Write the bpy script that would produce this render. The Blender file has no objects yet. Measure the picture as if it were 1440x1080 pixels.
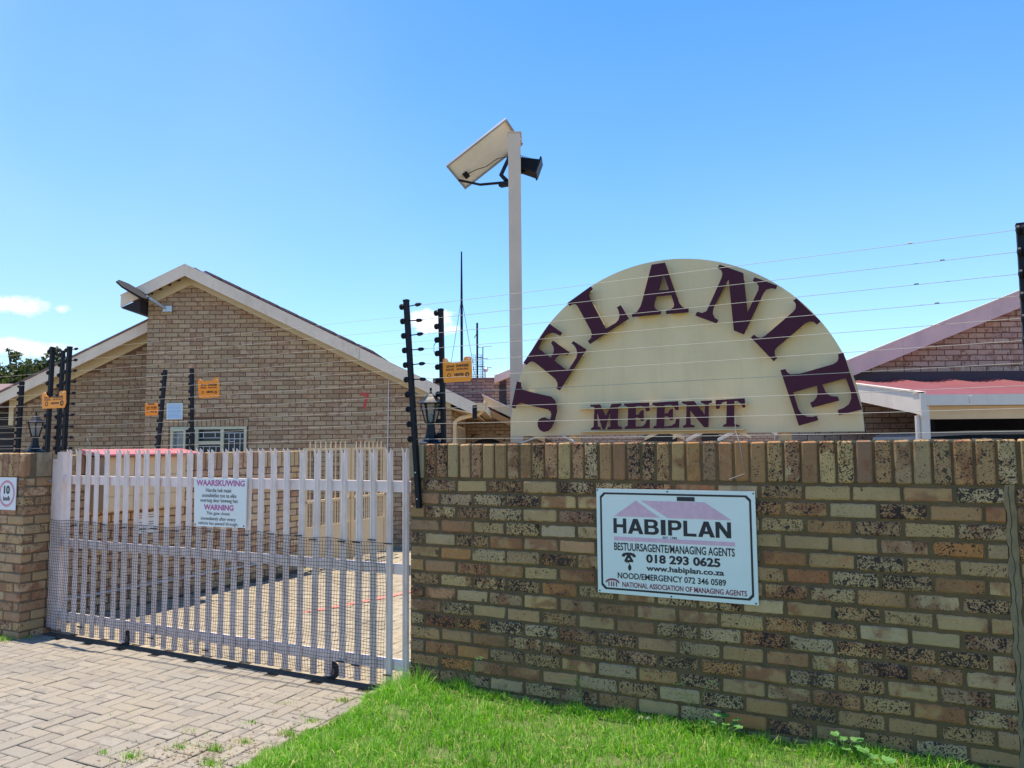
import bpy, bmesh, math, random
import numpy as np
from mathutils import Vector, Matrix
from mathutils.geometry import tessellate_polygon
random.seed(7)
rng = np.random.default_rng(7)
R = math.radians
sc = bpy.context.scene
col = sc.collection

# ------------------------------------------------------------------ camera
FPX, PITCH, ROLL, TH = 1059.75, 0.0791891, -0.00871576, 0.4583948
cp, sp, cr, sr = math.cos(PITCH), math.sin(PITCH), math.cos(ROLL), math.sin(ROLL)
cF = Vector((0, cp, sp)); u0 = Vector((0, -sp, cp)); x0 = Vector((1, 0, 0))
cX = cr*x0 + sr*u0; cU = -sr*x0 + cr*u0
cam_d = bpy.data.cameras.new('camera'); cam = bpy.data.objects.new('camera', cam_d); col.objects.link(cam)
m = Matrix((cX, cU, -cF)).transposed().to_4x4(); m.translation = (0, 0, 1.6)
cam.matrix_world = m
cam_d.sensor_width = 36; cam_d.lens = FPX/1440*36; cam_d.clip_start = .05; cam_d.clip_end = 3000
sc.camera = cam

# ------------------------------------------------------------------ world and sun
SUN = Vector((-.150, .104, 1)).normalized()          # towards the sun: high, a little behind the wall and to the left
w = bpy.data.worlds.new('World'); sc.world = w; w.use_nodes = True
nt = w.node_tree; N = nt.nodes; Lk = nt.links; N.clear()
out = N.new('ShaderNodeOutputWorld'); bg = N.new('ShaderNodeBackground')
sky = N.new('ShaderNodeTexSky'); sky.sky_type = 'NISHITA'; sky.sun_disc = False
sky.sun_elevation = math.asin(SUN.z); sky.sun_rotation = math.atan2(SUN.x, SUN.y)
sky.altitude = 1300; sky.air_density = 1.0; sky.dust_density = .35; sky.ozone_density = 3.0
bg.inputs['Strength'].default_value = .118
Lk.new(bg.outputs[0], out.inputs[0])
tc = N.new('ShaderNodeTexCoord')
def wm(op, a, b=None, c=None, clamp=False):
    n = N.new('ShaderNodeMath'); n.operation = op; n.use_clamp = clamp
    for i, v in enumerate((a, b, c)):
        if v is None: continue
        if isinstance(v, (int, float)): n.inputs[i].default_value = v
        else: Lk.new(v, n.inputs[i])
    return n.outputs[0]
def wdot(v):
    n = N.new('ShaderNodeVectorMath'); n.operation = 'DOT_PRODUCT'; Lk.new(tc.outputs['Generated'], n.inputs[0]); n.inputs[1].default_value = v
    return n.outputs['Value']
nz = N.new('ShaderNodeTexNoise'); nz.inputs['Scale'].default_value = 24; nz.inputs['Detail'].default_value = 9; nz.inputs['Roughness'].default_value = .68
Lk.new(tc.outputs['Generated'], nz.inputs['Vector'])
def cloud(az, el, wd, ht, soft):                      # one small cumulus at a bearing (degrees right of +Y) and height
    a, e = R(az), R(el)
    d = Vector((math.sin(a)*math.cos(e), math.cos(a)*math.cos(e), math.sin(e)))
    r = Vector((math.cos(a), -math.sin(a), 0)); up = r.cross(d)
    a1 = wm('DIVIDE', wdot(r), R(wd)); b0 = wm('SUBTRACT', wdot(up), 0); b1 = wm('DIVIDE', b0, R(ht))
    rr = wm('SQRT', wm('ADD', wm('MULTIPLY', a1, a1), wm('MULTIPLY', b1, b1)))
    k = wm('ADD', wm('SUBTRACT', 1.0, rr), wm('MULTIPLY', wm('SUBTRACT', nz.outputs['Fac'], .5), 2.6))
    front = wm('GREATER_THAN', wdot(d), 0)
    return wm('MULTIPLY', wm('MULTIPLY', k, soft, clamp=True), front)
cl = None
for c in ((-33.5, 9.0, 2.6, .75, 1.6), (-31.2, 9.0, .5, .35, 1.0), (-34.0, 6.4, 4.4, .65, 1.6), (-6.35, 9.3, 2.2, .95, 2.4), (-4.9, 8.7, 1.5, .45, 1.1),
          (-1.4, 4.7, 3.2, .7, .6), (-52, 14, 7, 1.6, 1.2), (48, 13, 6, 1.5, 1.2), (150, 25, 12, 4, 1.2), (-120, 20, 10, 3, 1.2)):
    v = cloud(*c); cl = v if cl is None else wm('MAXIMUM', cl, v)
# thin milky veil that thickens towards the horizon
z = wdot((0, 0, 1))
nv = N.new('ShaderNodeTexNoise'); nv.inputs['Scale'].default_value = 2.2; nv.inputs['Detail'].default_value = 3
Lk.new(tc.outputs['Generated'], nv.inputs['Vector'])
veil = wm('MULTIPLY_ADD', wm('POWER', wm('MAXIMUM', wdot((-.80, .52, .30)), 0), 5), wm('MULTIPLY_ADD', nv.outputs['Fac'], .55, .02), wm('MULTIPLY', wm('POWER', wm('SUBTRACT', 1, wm('ABSOLUTE', z), clamp=True), 3.0), wm('MULTIPLY_ADD', nv.outputs['Fac'], .7, .19)))
def wmix(f, a, b):
    n = N.new('ShaderNodeMix'); n.data_type = 'RGBA'; Lk.new(f, n.inputs[0])
    Lk.new(a, n.inputs[6])
    if isinstance(b, tuple): n.inputs[7].default_value = b
    else: Lk.new(b, n.inputs[7])
    return n.outputs[2]
hsv = N.new('ShaderNodeHueSaturation'); hsv.inputs['Saturation'].default_value = 1.30; hsv.inputs['Hue'].default_value = .499; Lk.new(sky.outputs[0], hsv.inputs['Color'])
s1 = wmix(veil, hsv.outputs[0], (2.35, 3.15, 4.0, 1))
s2 = wmix(cl, s1, (4.3, 4.4, 4.6, 1))
Lk.new(s2, bg.inputs['Color'])
sd = bpy.data.lights.new('sun', 'SUN'); sd.energy = 3.2; sd.angle = R(.53); sd.color = (1, .91, .77)
so = bpy.data.objects.new('sun', sd); col.objects.link(so); so.rotation_euler = SUN.to_track_quat('Z', 'Y').to_euler(); so.location = (0, 0, 30)
vs = sc.view_settings; vs.view_transform = 'Standard'; vs.look = 'None'; vs.gamma = 1; vs.exposure = 1.24; vs.use_curve_mapping = False
sc.cycles.max_bounces = 8; sc.cycles.transparent_max_bounces = 12

# ------------------------------------------------------------------ frames: W = the wall's frame (s along the wall, n away from the viewer)
EW = Vector((math.cos(TH), -math.sin(TH), 0)); NW = Vector((math.sin(TH), math.cos(TH), 0))
def W(s, n, z): return EW*s + NW*n + Vector((0, 0, z))
def gz(n): return -.09 - .022*max(0, min(n, 14) - 4.4)          # the drive falls gently away from the gate
WN = 4.1657                                                      # n of the front wall's face

# ------------------------------------------------------------------ materials
def mat(name, color=(.5, .5, .5), rough=.6, metal=0, **k):
    m = bpy.data.materials.new(name); m.use_nodes = True; nt = m.node_tree
    b = nt.nodes['Principled BSDF']; b.inputs['Base Color'].default_value = (*color, 1); b.inputs['Roughness'].default_value = rough; b.inputs['Metallic'].default_value = metal
    if 'spec' in k: b.inputs['Specular IOR Level'].default_value = k['spec']
    var, sca, bump, bsc = k.get('var', .12), k.get('scale', 6), k.get('bump', .15), k.get('bscale', 90)
    nn, ll = nt.nodes, nt.links
    geo = nn.new('ShaderNodeNewGeometry')
    if var:
        n1 = nn.new('ShaderNodeTexNoise'); n1.inputs['Scale'].default_value = sca; n1.inputs['Detail'].default_value = 6; n1.inputs['Roughness'].default_value = .65
        ll.new(geo.outputs['Position'], n1.inputs['Vector'])
        mr = nn.new('ShaderNodeMapRange'); mr.inputs[1].default_value = .3; mr.inputs[2].default_value = .7; mr.inputs[3].default_value = 1-var; mr.inputs[4].default_value = 1+var*.6
        ll.new(n1.outputs['Fac'], mr.inputs[0])
        hs = nn.new('ShaderNodeHueSaturation'); hs.inputs['Color'].default_value = (*color, 1); ll.new(mr.outputs[0], hs.inputs['Value'])
        res = hs.outputs[0]
        if 'dirt' in k:                                   # grime of its own shape
            dc, amt, ds = k['dirt']
            n2 = nn.new('ShaderNodeTexNoise'); n2.inputs['Scale'].default_value = ds; n2.inputs['Detail'].default_value = 8; n2.inputs['Roughness'].default_value = .7
            mp = nn.new('ShaderNodeMapping'); mp.inputs['Scale'].default_value = k.get('stretch', (1, 1, .35)); ll.new(geo.outputs['Position'], mp.inputs[0]); ll.new(mp.outputs[0], n2.inputs['Vector'])
            m2 = nn.new('ShaderNodeMapRange'); m2.inputs[1].default_value = .5; m2.inputs[2].default_value = .75; m2.inputs[4].default_value = amt; ll.new(n2.outputs['Fac'], m2.inputs[0])
            mx = nn.new('ShaderNodeMix'); mx.data_type = 'RGBA'; ll.new(m2.outputs[0], mx.inputs[0]); ll.new(res, mx.inputs[6]); mx.inputs[7].default_value = (*dc, 1); res = mx.outputs[2]
        ll.new(res, b.inputs['Base Color'])
    if bump:
        n3 = nn.new('ShaderNodeTexNoise'); n3.inputs['Scale'].default_value = bsc; n3.inputs['Detail'].default_value = 4; ll.new(geo.outputs['Position'], n3.inputs['Vector'])
        bp = nn.new('ShaderNodeBump'); bp.inputs['Strength'].default_value = bump; bp.inputs['Distance'].default_value = k.get('bdist', .004); ll.new(n3.outputs['Fac'], bp.inputs['Height']); ll.new(bp.outputs[0], b.inputs['Normal'])
    return m

def brick_mat(name, pal, blot, speck, attr=False, speck_col=(.022, .016, .018), gain=1.0, bump=.6, fine=120, rough=.85, coarse=44, paint=None):
    """fired clay: colour by brick, a reddish flash, iron spots; each brick takes its own random number"""
    m = bpy.data.materials.new(name); m.use_nodes = True; nt = m.node_tree; nn, ll = nt.nodes, nt.links
    b = nn['Principled BSDF']; b.inputs['Roughness'].default_value = rough; b.inputs['Specular IOR Level'].default_value = .25
    if attr: a = nn.new('ShaderNodeAttribute'); a.attribute_name = 'rnd'; rnd = a.outputs['Fac']
    else: rnd = nn.new('ShaderNodeObjectInfo').outputs['Random']
    def M(op, x, y=None, z=None, cl=False):
        n = nn.new('ShaderNodeMath'); n.operation = op; n.use_clamp = cl
        for i, v in enumerate((x, y, z)):
            if v is None: continue
            if isinstance(v, (int, float)): n.inputs[i].default_value = v
            else: ll.new(v, n.inputs[i])
        return n.outputs[0]
    def mix(f, x, y):
        n = nn.new('ShaderNodeMix'); n.data_type = 'RGBA'; ll.new(f, n.inputs[0])
        for i, v in ((6, x), (7, y)):
            if isinstance(v, tuple): n.inputs[i].default_value = (*v, 1)
            else: ll.new(v, n.inputs[i])
        return n.outputs[2]
    geo = nn.new('ShaderNodeNewGeometry'); va = nn.new('ShaderNodeVectorMath'); va.operation = 'ADD'
    cb = nn.new('ShaderNodeCombineXYZ'); ll.new(M('MULTIPLY', rnd, 61.7), cb.inputs[0]); ll.new(M('MULTIPLY', rnd, 37.1), cb.inputs[2])
    ll.new(geo.outputs['Position'], va.inputs[0]); ll.new(cb.outputs[0], va.inputs[1]); P = va.outputs[0]
    r2 = M('FRACT', M('MULTIPLY', rnd, 17.31)); r3 = M('FRACT', M('MULTIPLY', rnd, 91.77)); r4 = M('FRACT', M('MULTIPLY', rnd, 233.3))
    cr_ = nn.new('ShaderNodeValToRGB'); e = cr_.color_ramp.elements
    for i, c in enumerate(pal):
        p = i/len(pal)
        if i < 2: e[i].position = p; e[i].color = (*[x*gain for x in c], 1)
        else: q = e.new(p); q.color = (*[x*gain for x in c], 1)
    cr_.color_ramp.interpolation = 'LINEAR'; ll.new(rnd, cr_.inputs[0])
    def noise(s, d, r=.6):
        n = nn.new('ShaderNodeTexNoise'); n.inputs['Scale'].default_value = s; n.inputs['Detail'].default_value = d; n.inputs['Roughness'].default_value = r; ll.new(P, n.inputs['Vector']); return n.outputs['Fac']
    def step(v, lo, hi):
        n = nn.new('ShaderNodeMapRange'); n.interpolation_type = 'SMOOTHSTEP'; ll.new(v, n.inputs[0])
        for i, q in ((1, lo), (2, hi)):
            if isinstance(q, (int, float)): n.inputs[i].default_value = q
            else: ll.new(q, n.inputs[i])
        return n.outputs[0]
    n_lo, n_mid, n_fi, n_co = noise(9, 2), noise(26, 5, .7), noise(fine, 2, .5), noise(coarse, 3, .55)
    c0 = mix(step(n_mid, .35, .7), cr_.outputs[0], mix(r3, cr_.outputs[0], tuple(x*gain for x in blot[1])))
    f_bl = M('MULTIPLY', step(M('ADD', n_lo, M('MULTIPLY', M('SUBTRACT', r2, .5), .30)), .56, .72), .75)
    c1 = mix(f_bl, c0, tuple(x*gain for x in blot[0]))
    # iron spots: small everywhere, clustered and larger on some bricks
    dens = M('ADD', M('MULTIPLY', M('POWER', r4, .65), speck), M('MULTIPLY', M('SUBTRACT', n_lo, .5), .25))
    th = M('SUBTRACT', .76, dens)
    s1 = step(n_fi, th, M('ADD', th, .035))
    th2 = M('SUBTRACT', .80, dens)
    s2 = step(n_co, th2, M('ADD', th2, .03))
    sp_ = M('MULTIPLY', M('MAXIMUM', s1, s2), .93)
    c2 = mix(sp_, c1, speck_col)
    gr = noise(300, 2); hs = nn.new('ShaderNodeHueSaturation'); ll.new(c2, hs.inputs['Color'])
    ll.new(M('ADD', M('MULTIPLY', M('SUBTRACT', gr, .5), .5), M('ADD', .93, M('MULTIPLY', r2, .14))), hs.inputs['Value'])
    ll.new(hs.outputs[0], b.inputs['Base Color'])
    if paint:                                             # stains that run across many pieces: sand, tyre grey, dry grass
        n5 = nn.new('ShaderNodeTexNoise'); n5.inputs['Scale'].default_value = 1.7; n5.inputs['Detail'].default_value = 8; n5.inputs['Roughness'].default_value = .72; ll.new(geo.outputs['Position'], n5.inputs['Vector'])
        n6 = nn.new('ShaderNodeTexNoise'); n6.inputs['Scale'].default_value = 1.1; n6.inputs['Detail'].default_value = 5; ll.new(geo.outputs['Position'], n6.inputs['Vector'])
        c3 = mix(M('MULTIPLY', step(n5.outputs['Fac'], .44, .66), paint[2]), hs.outputs[0], paint[0]); c4 = mix(M('MULTIPLY', step(n6.outputs['Fac'], .52, .72), paint[3]), c3, paint[1])
        gs = nn.new('ShaderNodeHueSaturation'); ll.new(c4, gs.inputs['Color']); ll.new(M('ADD', .62, M('MULTIPLY', noise(110, 5, .8), .76)), gs.inputs['Value']); ll.new(gs.outputs[0], b.inputs['Base Color'])
    h = M('SUBTRACT', M('ADD', M('MULTIPLY', n_mid, .5), M('MULTIPLY', n_fi, .25)), M('MULTIPLY', sp_, .5))
    bp = nn.new('ShaderNodeBump'); bp.inputs['Strength'].default_value = bump; bp.inputs['Distance'].default_value = .004; ll.new(h, bp.inputs['Height']); ll.new(bp.outputs[0], b.inputs['Normal'])
    return m

PAL1 = [(.46, .28, .125), (.52, .325, .145), (.37, .18, .075), (.50, .335, .175), (.48, .19, .06), (.28, .13, .06), (.56, .365, .20), (.47, .305, .16), (.36, .12, .05), (.53, .33, .145), (.28, .14, .085), (.52, .25, .125), (.42, .28, .135), (.52, .36, .225), (.32, .15, .075), (.41, .215, .095)]
BL1 = ((.26, .095, .045), (.44, .29, .13))
PAL2 = [(.49, .345, .195), (.42, .275, .15), (.54, .39, .225), (.46, .29, .155), (.34, .20, .115), (.52, .385, .245), (.46, .33, .19)]
BL2 = ((.36, .185, .115), (.56, .41, .27))
PAL4 = [(.50, .33, .26), (.45, .29, .23), (.53, .36, .28), (.46, .27, .21), (.51, .35, .28)]
PALW = [(.55, .36, .17), (.46, .29, .14), (.60, .42, .23), (.42, .23, .12), (.54, .37, .22), (.38, .21, .12)]
M_ = dict(
    wall_brick=brick_mat('speckled_clay', PAL1, BL1, .265, gain=1.0, paint=((.12, .09, .055), (.10, .075, .045), .32, .42)),
    wall_brick_a=brick_mat('speckled_clay_joined', PAL1, BL1, .25, attr=True, gain=.9, paint=((.12, .09, .055), (.10, .09, .045), .5, .6)),
    pillar_brick=brick_mat('warm_speckled_clay', PALW, BL1, .2, gain=1.0, paint=((.2, .14, .08), (.12, .09, .05), .35, .4)),
    low_brick=brick_mat('sandy_clay', PALW, BL2, .14, gain=1.12),
    house_brick=brick_mat('house_clay', PAL2, BL2, .17, gain=.94, bump=.4, coarse=30, speck_col=(.06, .04, .035), paint=((.30, .20, .12), (.36, .26, .17), .3, .35)),
    house_brick_a=brick_mat('house_clay_joined', PAL2, BL2, .17, attr=True, gain=.94, bump=.4, coarse=30, speck_col=(.06, .04, .035), paint=((.30, .20, .12), (.36, .26, .17), .3, .35)),
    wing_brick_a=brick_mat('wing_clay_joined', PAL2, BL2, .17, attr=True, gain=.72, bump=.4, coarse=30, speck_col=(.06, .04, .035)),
    right_brick=brick_mat('pinkish_clay', PAL4, BL2, .19, bump=.4, speck_col=(.07, .045, .04)),
    right_brick_a=brick_mat('pinkish_clay_joined', PAL4, BL2, .19, attr=True, bump=.4, speck_col=(.07, .045, .04)),
    far_brick_a=brick_mat('purple_clay_joined', [(.26, .16, .14), (.22, .13, .12), (.30, .19, .17)], BL2, .1, attr=True),
    paver=brick_mat('cement_paver', [(.255, .225, .185), (.275, .245, .20), (.235, .205, .17), (.265, .235, .195), (.285, .25, .20), (.26, .225, .18)], ((.19, .165, .14), (.29, .25, .195)), .06, bump=.9, fine=160, speck_col=(.16, .14, .12), rough=.95, paint=((.30, .25, .185), (.185, .165, .145), .6, .6)),
    paver_a=brick_mat('cement_paver_joined', [(.255, .225, .185), (.275, .245, .20), (.235, .205, .17), (.265, .235, .195), (.285, .25, .20)], ((.19, .165, .14), (.29, .25, .195)), .06, attr=True, bump=.9, fine=160, speck_col=(.16, .14, .12), rough=.95, paint=((.30, .25, .185), (.185, .165, .145), .6, .6)),
    paver_in=brick_mat('warm_paver_joined', [(.32, .265, .185), (.35, .29, .205), (.28, .23, .16), (.36, .30, .215)], ((.25, .205, .145), (.35, .29, .20)), .06, attr=True, bump=.9, fine=160, speck_col=(.16, .13, .11), rough=.95, paint=((.37, .305, .21), (.23, .195, .145), .7, .65)),
    mortar=mat('old_mortar', (.15, .09, .04), .95, var=.3, scale=9, bump=.8, bscale=160, dirt=((.06, .06, .045), .6, 2.5)),
    mortar_w=mat('warm_mortar', (.17, .115, .065), .95, var=.25, scale=9, bump=.6, bscale=160),
    mortar_h=mat('house_mortar', (.16, .085, .05), .95, var=.2, scale=5, bump=.3),
    cement=mat('grey_cement', (.27, .185, .095), .95, var=.25, scale=14, bump=.9, bscale=70, dirt=((.14, .13, .10), .6, 5)),
    block=mat('weathered_cement_block', (.38, .285, .17), .95, var=.2, scale=10, bump=.7, bscale=90, dirt=((.12, .10, .08), .8, 8)),
    joint_sand=mat('joint_sand', (.075, .058, .04), 1, var=.3, scale=20, bump=.6, bscale=200),
    soil=mat('dry_soil', (.26, .215, .15), 1, var=.25, scale=3, bump=.6, bscale=50, dirt=((.12, .16, .05), .5, 1.2)),
    lawn=mat('lawn_soil', (.10, .14, .035), 1, var=.4, scale=14, bump=.8, bscale=80, dirt=((.20, .16, .09), .7, 9)),
    gate=mat('off_white_gate_paint', (.81, .66, .60), .45, var=.10, scale=7, bump=.2, bscale=40, dirt=((.46, .27, .14), .5, 9), stretch=(1, 1, .3)),
    net=mat('black_net', (.022, .02, .028), .7, var=0, bump=0),
    tie=mat('black_cable_tie', (.01, .01, .012), .5, var=0, bump=0),
    black=mat('black_powder_coat', (.010, .010, .014), .6, spec=.25, var=.15, scale=12, bump=.15, bscale=60),
    lampblack=mat('black_cast_metal', (.006, .006, .010), .42, spec=.35, metal=0, var=.2, scale=20, bump=.3, bscale=50),
    fascia=mat('pale_fascia_paint', (.82, .65, .49), .55, var=.08, scale=3, bump=.1, dirt=((.50, .38, .26), .6, 4)),
    fascia_p=mat('pinkish_fascia_paint', (.68, .45, .40), .55, var=.08, scale=3, bump=.1, dirt=((.40, .32, .30), .5, 3)),
    cream=mat('cream_board_paint', (.64, .52, .31), .6, var=.08, scale=3, bump=.1),
    cream2=mat('peach_cream_paint', (.74, .52, .29), .55, var=.07, scale=4, bump=.1, dirt=((.6, .40, .22), .4, 4)),
    bargelight=mat('light_barge_paint', (.80, .67, .55), .5, var=.08, scale=3, bump=.08, dirt=((.55, .42, .30), .5, 5)),
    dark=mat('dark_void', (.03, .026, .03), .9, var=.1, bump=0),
    redroof=mat('red_roof_paint', (.62, .16, .15), .4, var=.1, scale=5, bump=.08, dirt=((.65, .30, .28), .5, 4)),
    corr=mat('maroon_roof_sheet', (.21, .055, .062), .45, var=.1, scale=4, bump=.06, dirt=((.27, .10, .10), .5, 4)),
    flash=mat('purple_flashing', (.05, .022, .035), .6, var=.15, scale=6, bump=.1),
    tile=mat('purple_brown_tile', (.20, .12, .115), .75, var=.2, scale=8, bump=.3),
    board=mat('khaki_sign_paint', (.75, .575, .32), .5, var=.10, scale=2.5, bump=.06, dirt=((.58, .43, .22), .55, 6), stretch=(1, 1, .10)),
    board_edge=mat('grey_sign_edge', (.34, .35, .33), .5, var=.1, bump=0),
    maroon=mat('dark_maroon_paint', (.065, .014, .030), .65, spec=.2, var=.12, scale=8, bump=.05),
    spacer=mat('ochre_spacer', (.42, .35, .16), .6, var=.1, bump=0),
    peachpost=mat('peach_post_paint', (.85, .50, .22), .6, var=.1, bump=.05),
    pole=mat('mushroom_pole_paint', (.74, .54, .39), .45, var=.06, scale=4, bump=.05, dirt=((.46, .37, .30), .4, 6)),
    alu=mat('aluminium', (.50, .50, .51), .35, metal=.7, var=.08, bump=.05),
    backsheet=mat('white_backsheet', (.84, .76, .63), .5, var=.04, bump=0),
    gridline=mat('cell_gap_line', (.86, .83, .78), .5, var=0, bump=0),
    cell=mat('solar_cell', (.01, .014, .045), .15, var=.1, bump=0),
    signblue=mat('weathered_white_print', (.76, .79, .75), .3, var=.04, scale=3, bump=.03),
    signwhite=mat('white_sign_plate', (.72, .74, .76), .35, var=.04, bump=0),
    inkblack=mat('black_ink', (.012, .012, .02), .45, var=0, bump=0),
    inkpink=mat('faded_pink_ink', (.74, .44, .53), .45, var=.12, scale=30, bump=0),
    inkmag=mat('faded_magenta_ink', (.50, .09, .30), .45, var=.3, scale=60, bump=0),
    inkred=mat('dark_red_ink', (.26, .02, .06), .45, var=.1, bump=0),
    ringpink=mat('faded_red_ring', (.62, .26, .32), .45, var=.1, bump=0),
    orange=mat('orange_plastic', (.99, .31, .004), .4, var=.05, bump=0),
    inkbrown=mat('brown_black_ink', (.07, .025, .01), .45, var=0, bump=0),
    redpaint=mat('red_spray_paint', (.52, .07, .055), .7, var=.15, scale=40, bump=.1),
    redline=mat('worn_red_line', (.60, .20, .15), .8, var=.25, scale=20, bump=.1, dirt=((.40, .34, .27), .8, 14)),
    steelw=mat('bright_fence_wire', (.36, .34, .30), .7, metal=0, var=0, bump=0),
    rod=mat('strain_rod', (.02, .02, .025), .5, var=0, bump=0),
    frame=mat('cream_window_frame', (.56, .52, .36), .5, var=.05, bump=.03),
    bar=mat('white_burglar_bar', (.55, .58, .60), .4, var=0, bump=0),
    whitewall=mat('white_plaster', (.72, .66, .66), .7, var=.06, bump=.2),
    maroonwall=mat('maroon_plaster', (.16, .03, .04), .7, var=.1, bump=.2),
    pvc=mat('light_grey_conduit', (.60, .57, .58), .5, var=.05, bump=0),
    ventblue=mat('pale_blue_cover', (.42, .58, .74), .5, var=.06, scale=12, bump=.05),
    tyre=mat('black_rubber', (.02, .018, .018), .8, var=.1, bump=.1),
    rim=mat('rusty_rim', (.30, .25, .22), .5, metal=.5, var=.2, bump=.1),
    lens=mat('led_lens', (.16, .16, .155), .2, var=0, bump=0),
    carpaint=mat('silver_car_paint', (.55, .56, .57), .3, metal=.3, var=.03, bump=0),
    bark=mat('bark', (.12, .085, .06), .9, var=.3, bump=.6, bscale=30),
    stem=mat('green_stem', (.14, .24, .06), .7, var=.2, bump=0),
    litter=mat('dry_litter', (.22, .15, .08), .9, var=.4, scale=40, bump=0),
    fluff=mat('seed_fluff', (.62, .60, .55), 1, var=0, bump=0),
)
def glass_mat():
    m = bpy.data.materials.new('window_glass'); m.use_nodes = True; b = m.node_tree.nodes['Principled BSDF']
    b.inputs['Base Color'].default_value = (.02, .03, .04, 1); b.inputs['Specular IOR Level'].default_value = .22; b.inputs['Roughness'].default_value = .06; b.inputs['IOR'].default_value = 1.5
    return m
def clear_mat():
    m = bpy.data.materials.new('lantern_glass'); m.use_nodes = True; nt = m.node_tree; b = nt.nodes['Principled BSDF']
    b.inputs['Base Color'].default_value = (.30, .33, .34, 1); b.inputs['Roughness'].default_value = .08; b.inputs['Alpha'].default_value = .35
    return m
M_['glass'] = glass_mat(); M_['clear'] = clear_mat()
def leaf_mat(name, cols, trans=.45, rough=.55):
    m = bpy.data.materials.new(name); m.use_nodes = True; nt = m.node_tree; nn, ll = nt.nodes, nt.links
    a = nn.new('ShaderNodeAttribute'); a.attribute_name = 'rnd'
    cr_ = nn.new('ShaderNodeValToRGB'); e = cr_.color_ramp.elements
    for i, c in enumerate(cols):
        p = i/max(1, len(cols)-1)
        if i < 2: e[i].position = p; e[i].color = (*c, 1)
        else: q = e.new(p); q.color = (*c, 1)
    ll.new(a.outputs['Fac'], cr_.inputs[0])
    b = nn['Principled BSDF']; b.inputs['Roughness'].default_value = rough; b.inputs['Specular IOR Level'].default_value = .3; ll.new(cr_.outputs[0], b.inputs['Base Color'])
    t = nn.new('ShaderNodeBsdfTranslucent'); hs = nn.new('ShaderNodeHueSaturation'); hs.inputs['Value'].default_value = 1.3; hs.inputs['Saturation'].default_value = 1.1; ll.new(cr_.outputs[0], hs.inputs['Color']); ll.new(hs.outputs[0], t.inputs['Color'])
    mx = nn.new('ShaderNodeMixShader'); mx.inputs[0].default_value = trans; ll.new(b.outputs[0], mx.inputs[1]); ll.new(t.outputs[0], mx.inputs[2]); ll.new(mx.outputs[0], nn['Material Output'].inputs['Surface'])
    return m
M_['grass'] = leaf_mat('grass_blade', [(.05, .15, .014), (.13, .33, .03), (.22, .47, .05), (.18, .41, .04), (.36, .58, .11), (.64, .55, .27)])
M_['leaf'] = leaf_mat('tree_leaf', [(.03, .06, .015), (.06, .09, .025), (.09, .11, .03), (.05, .08, .02), (.14, .12, .05)], .3)
M_['weedleaf'] = leaf_mat('weed_leaf', [(.10, .26, .05), (.15, .34, .08)], .4)

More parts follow.
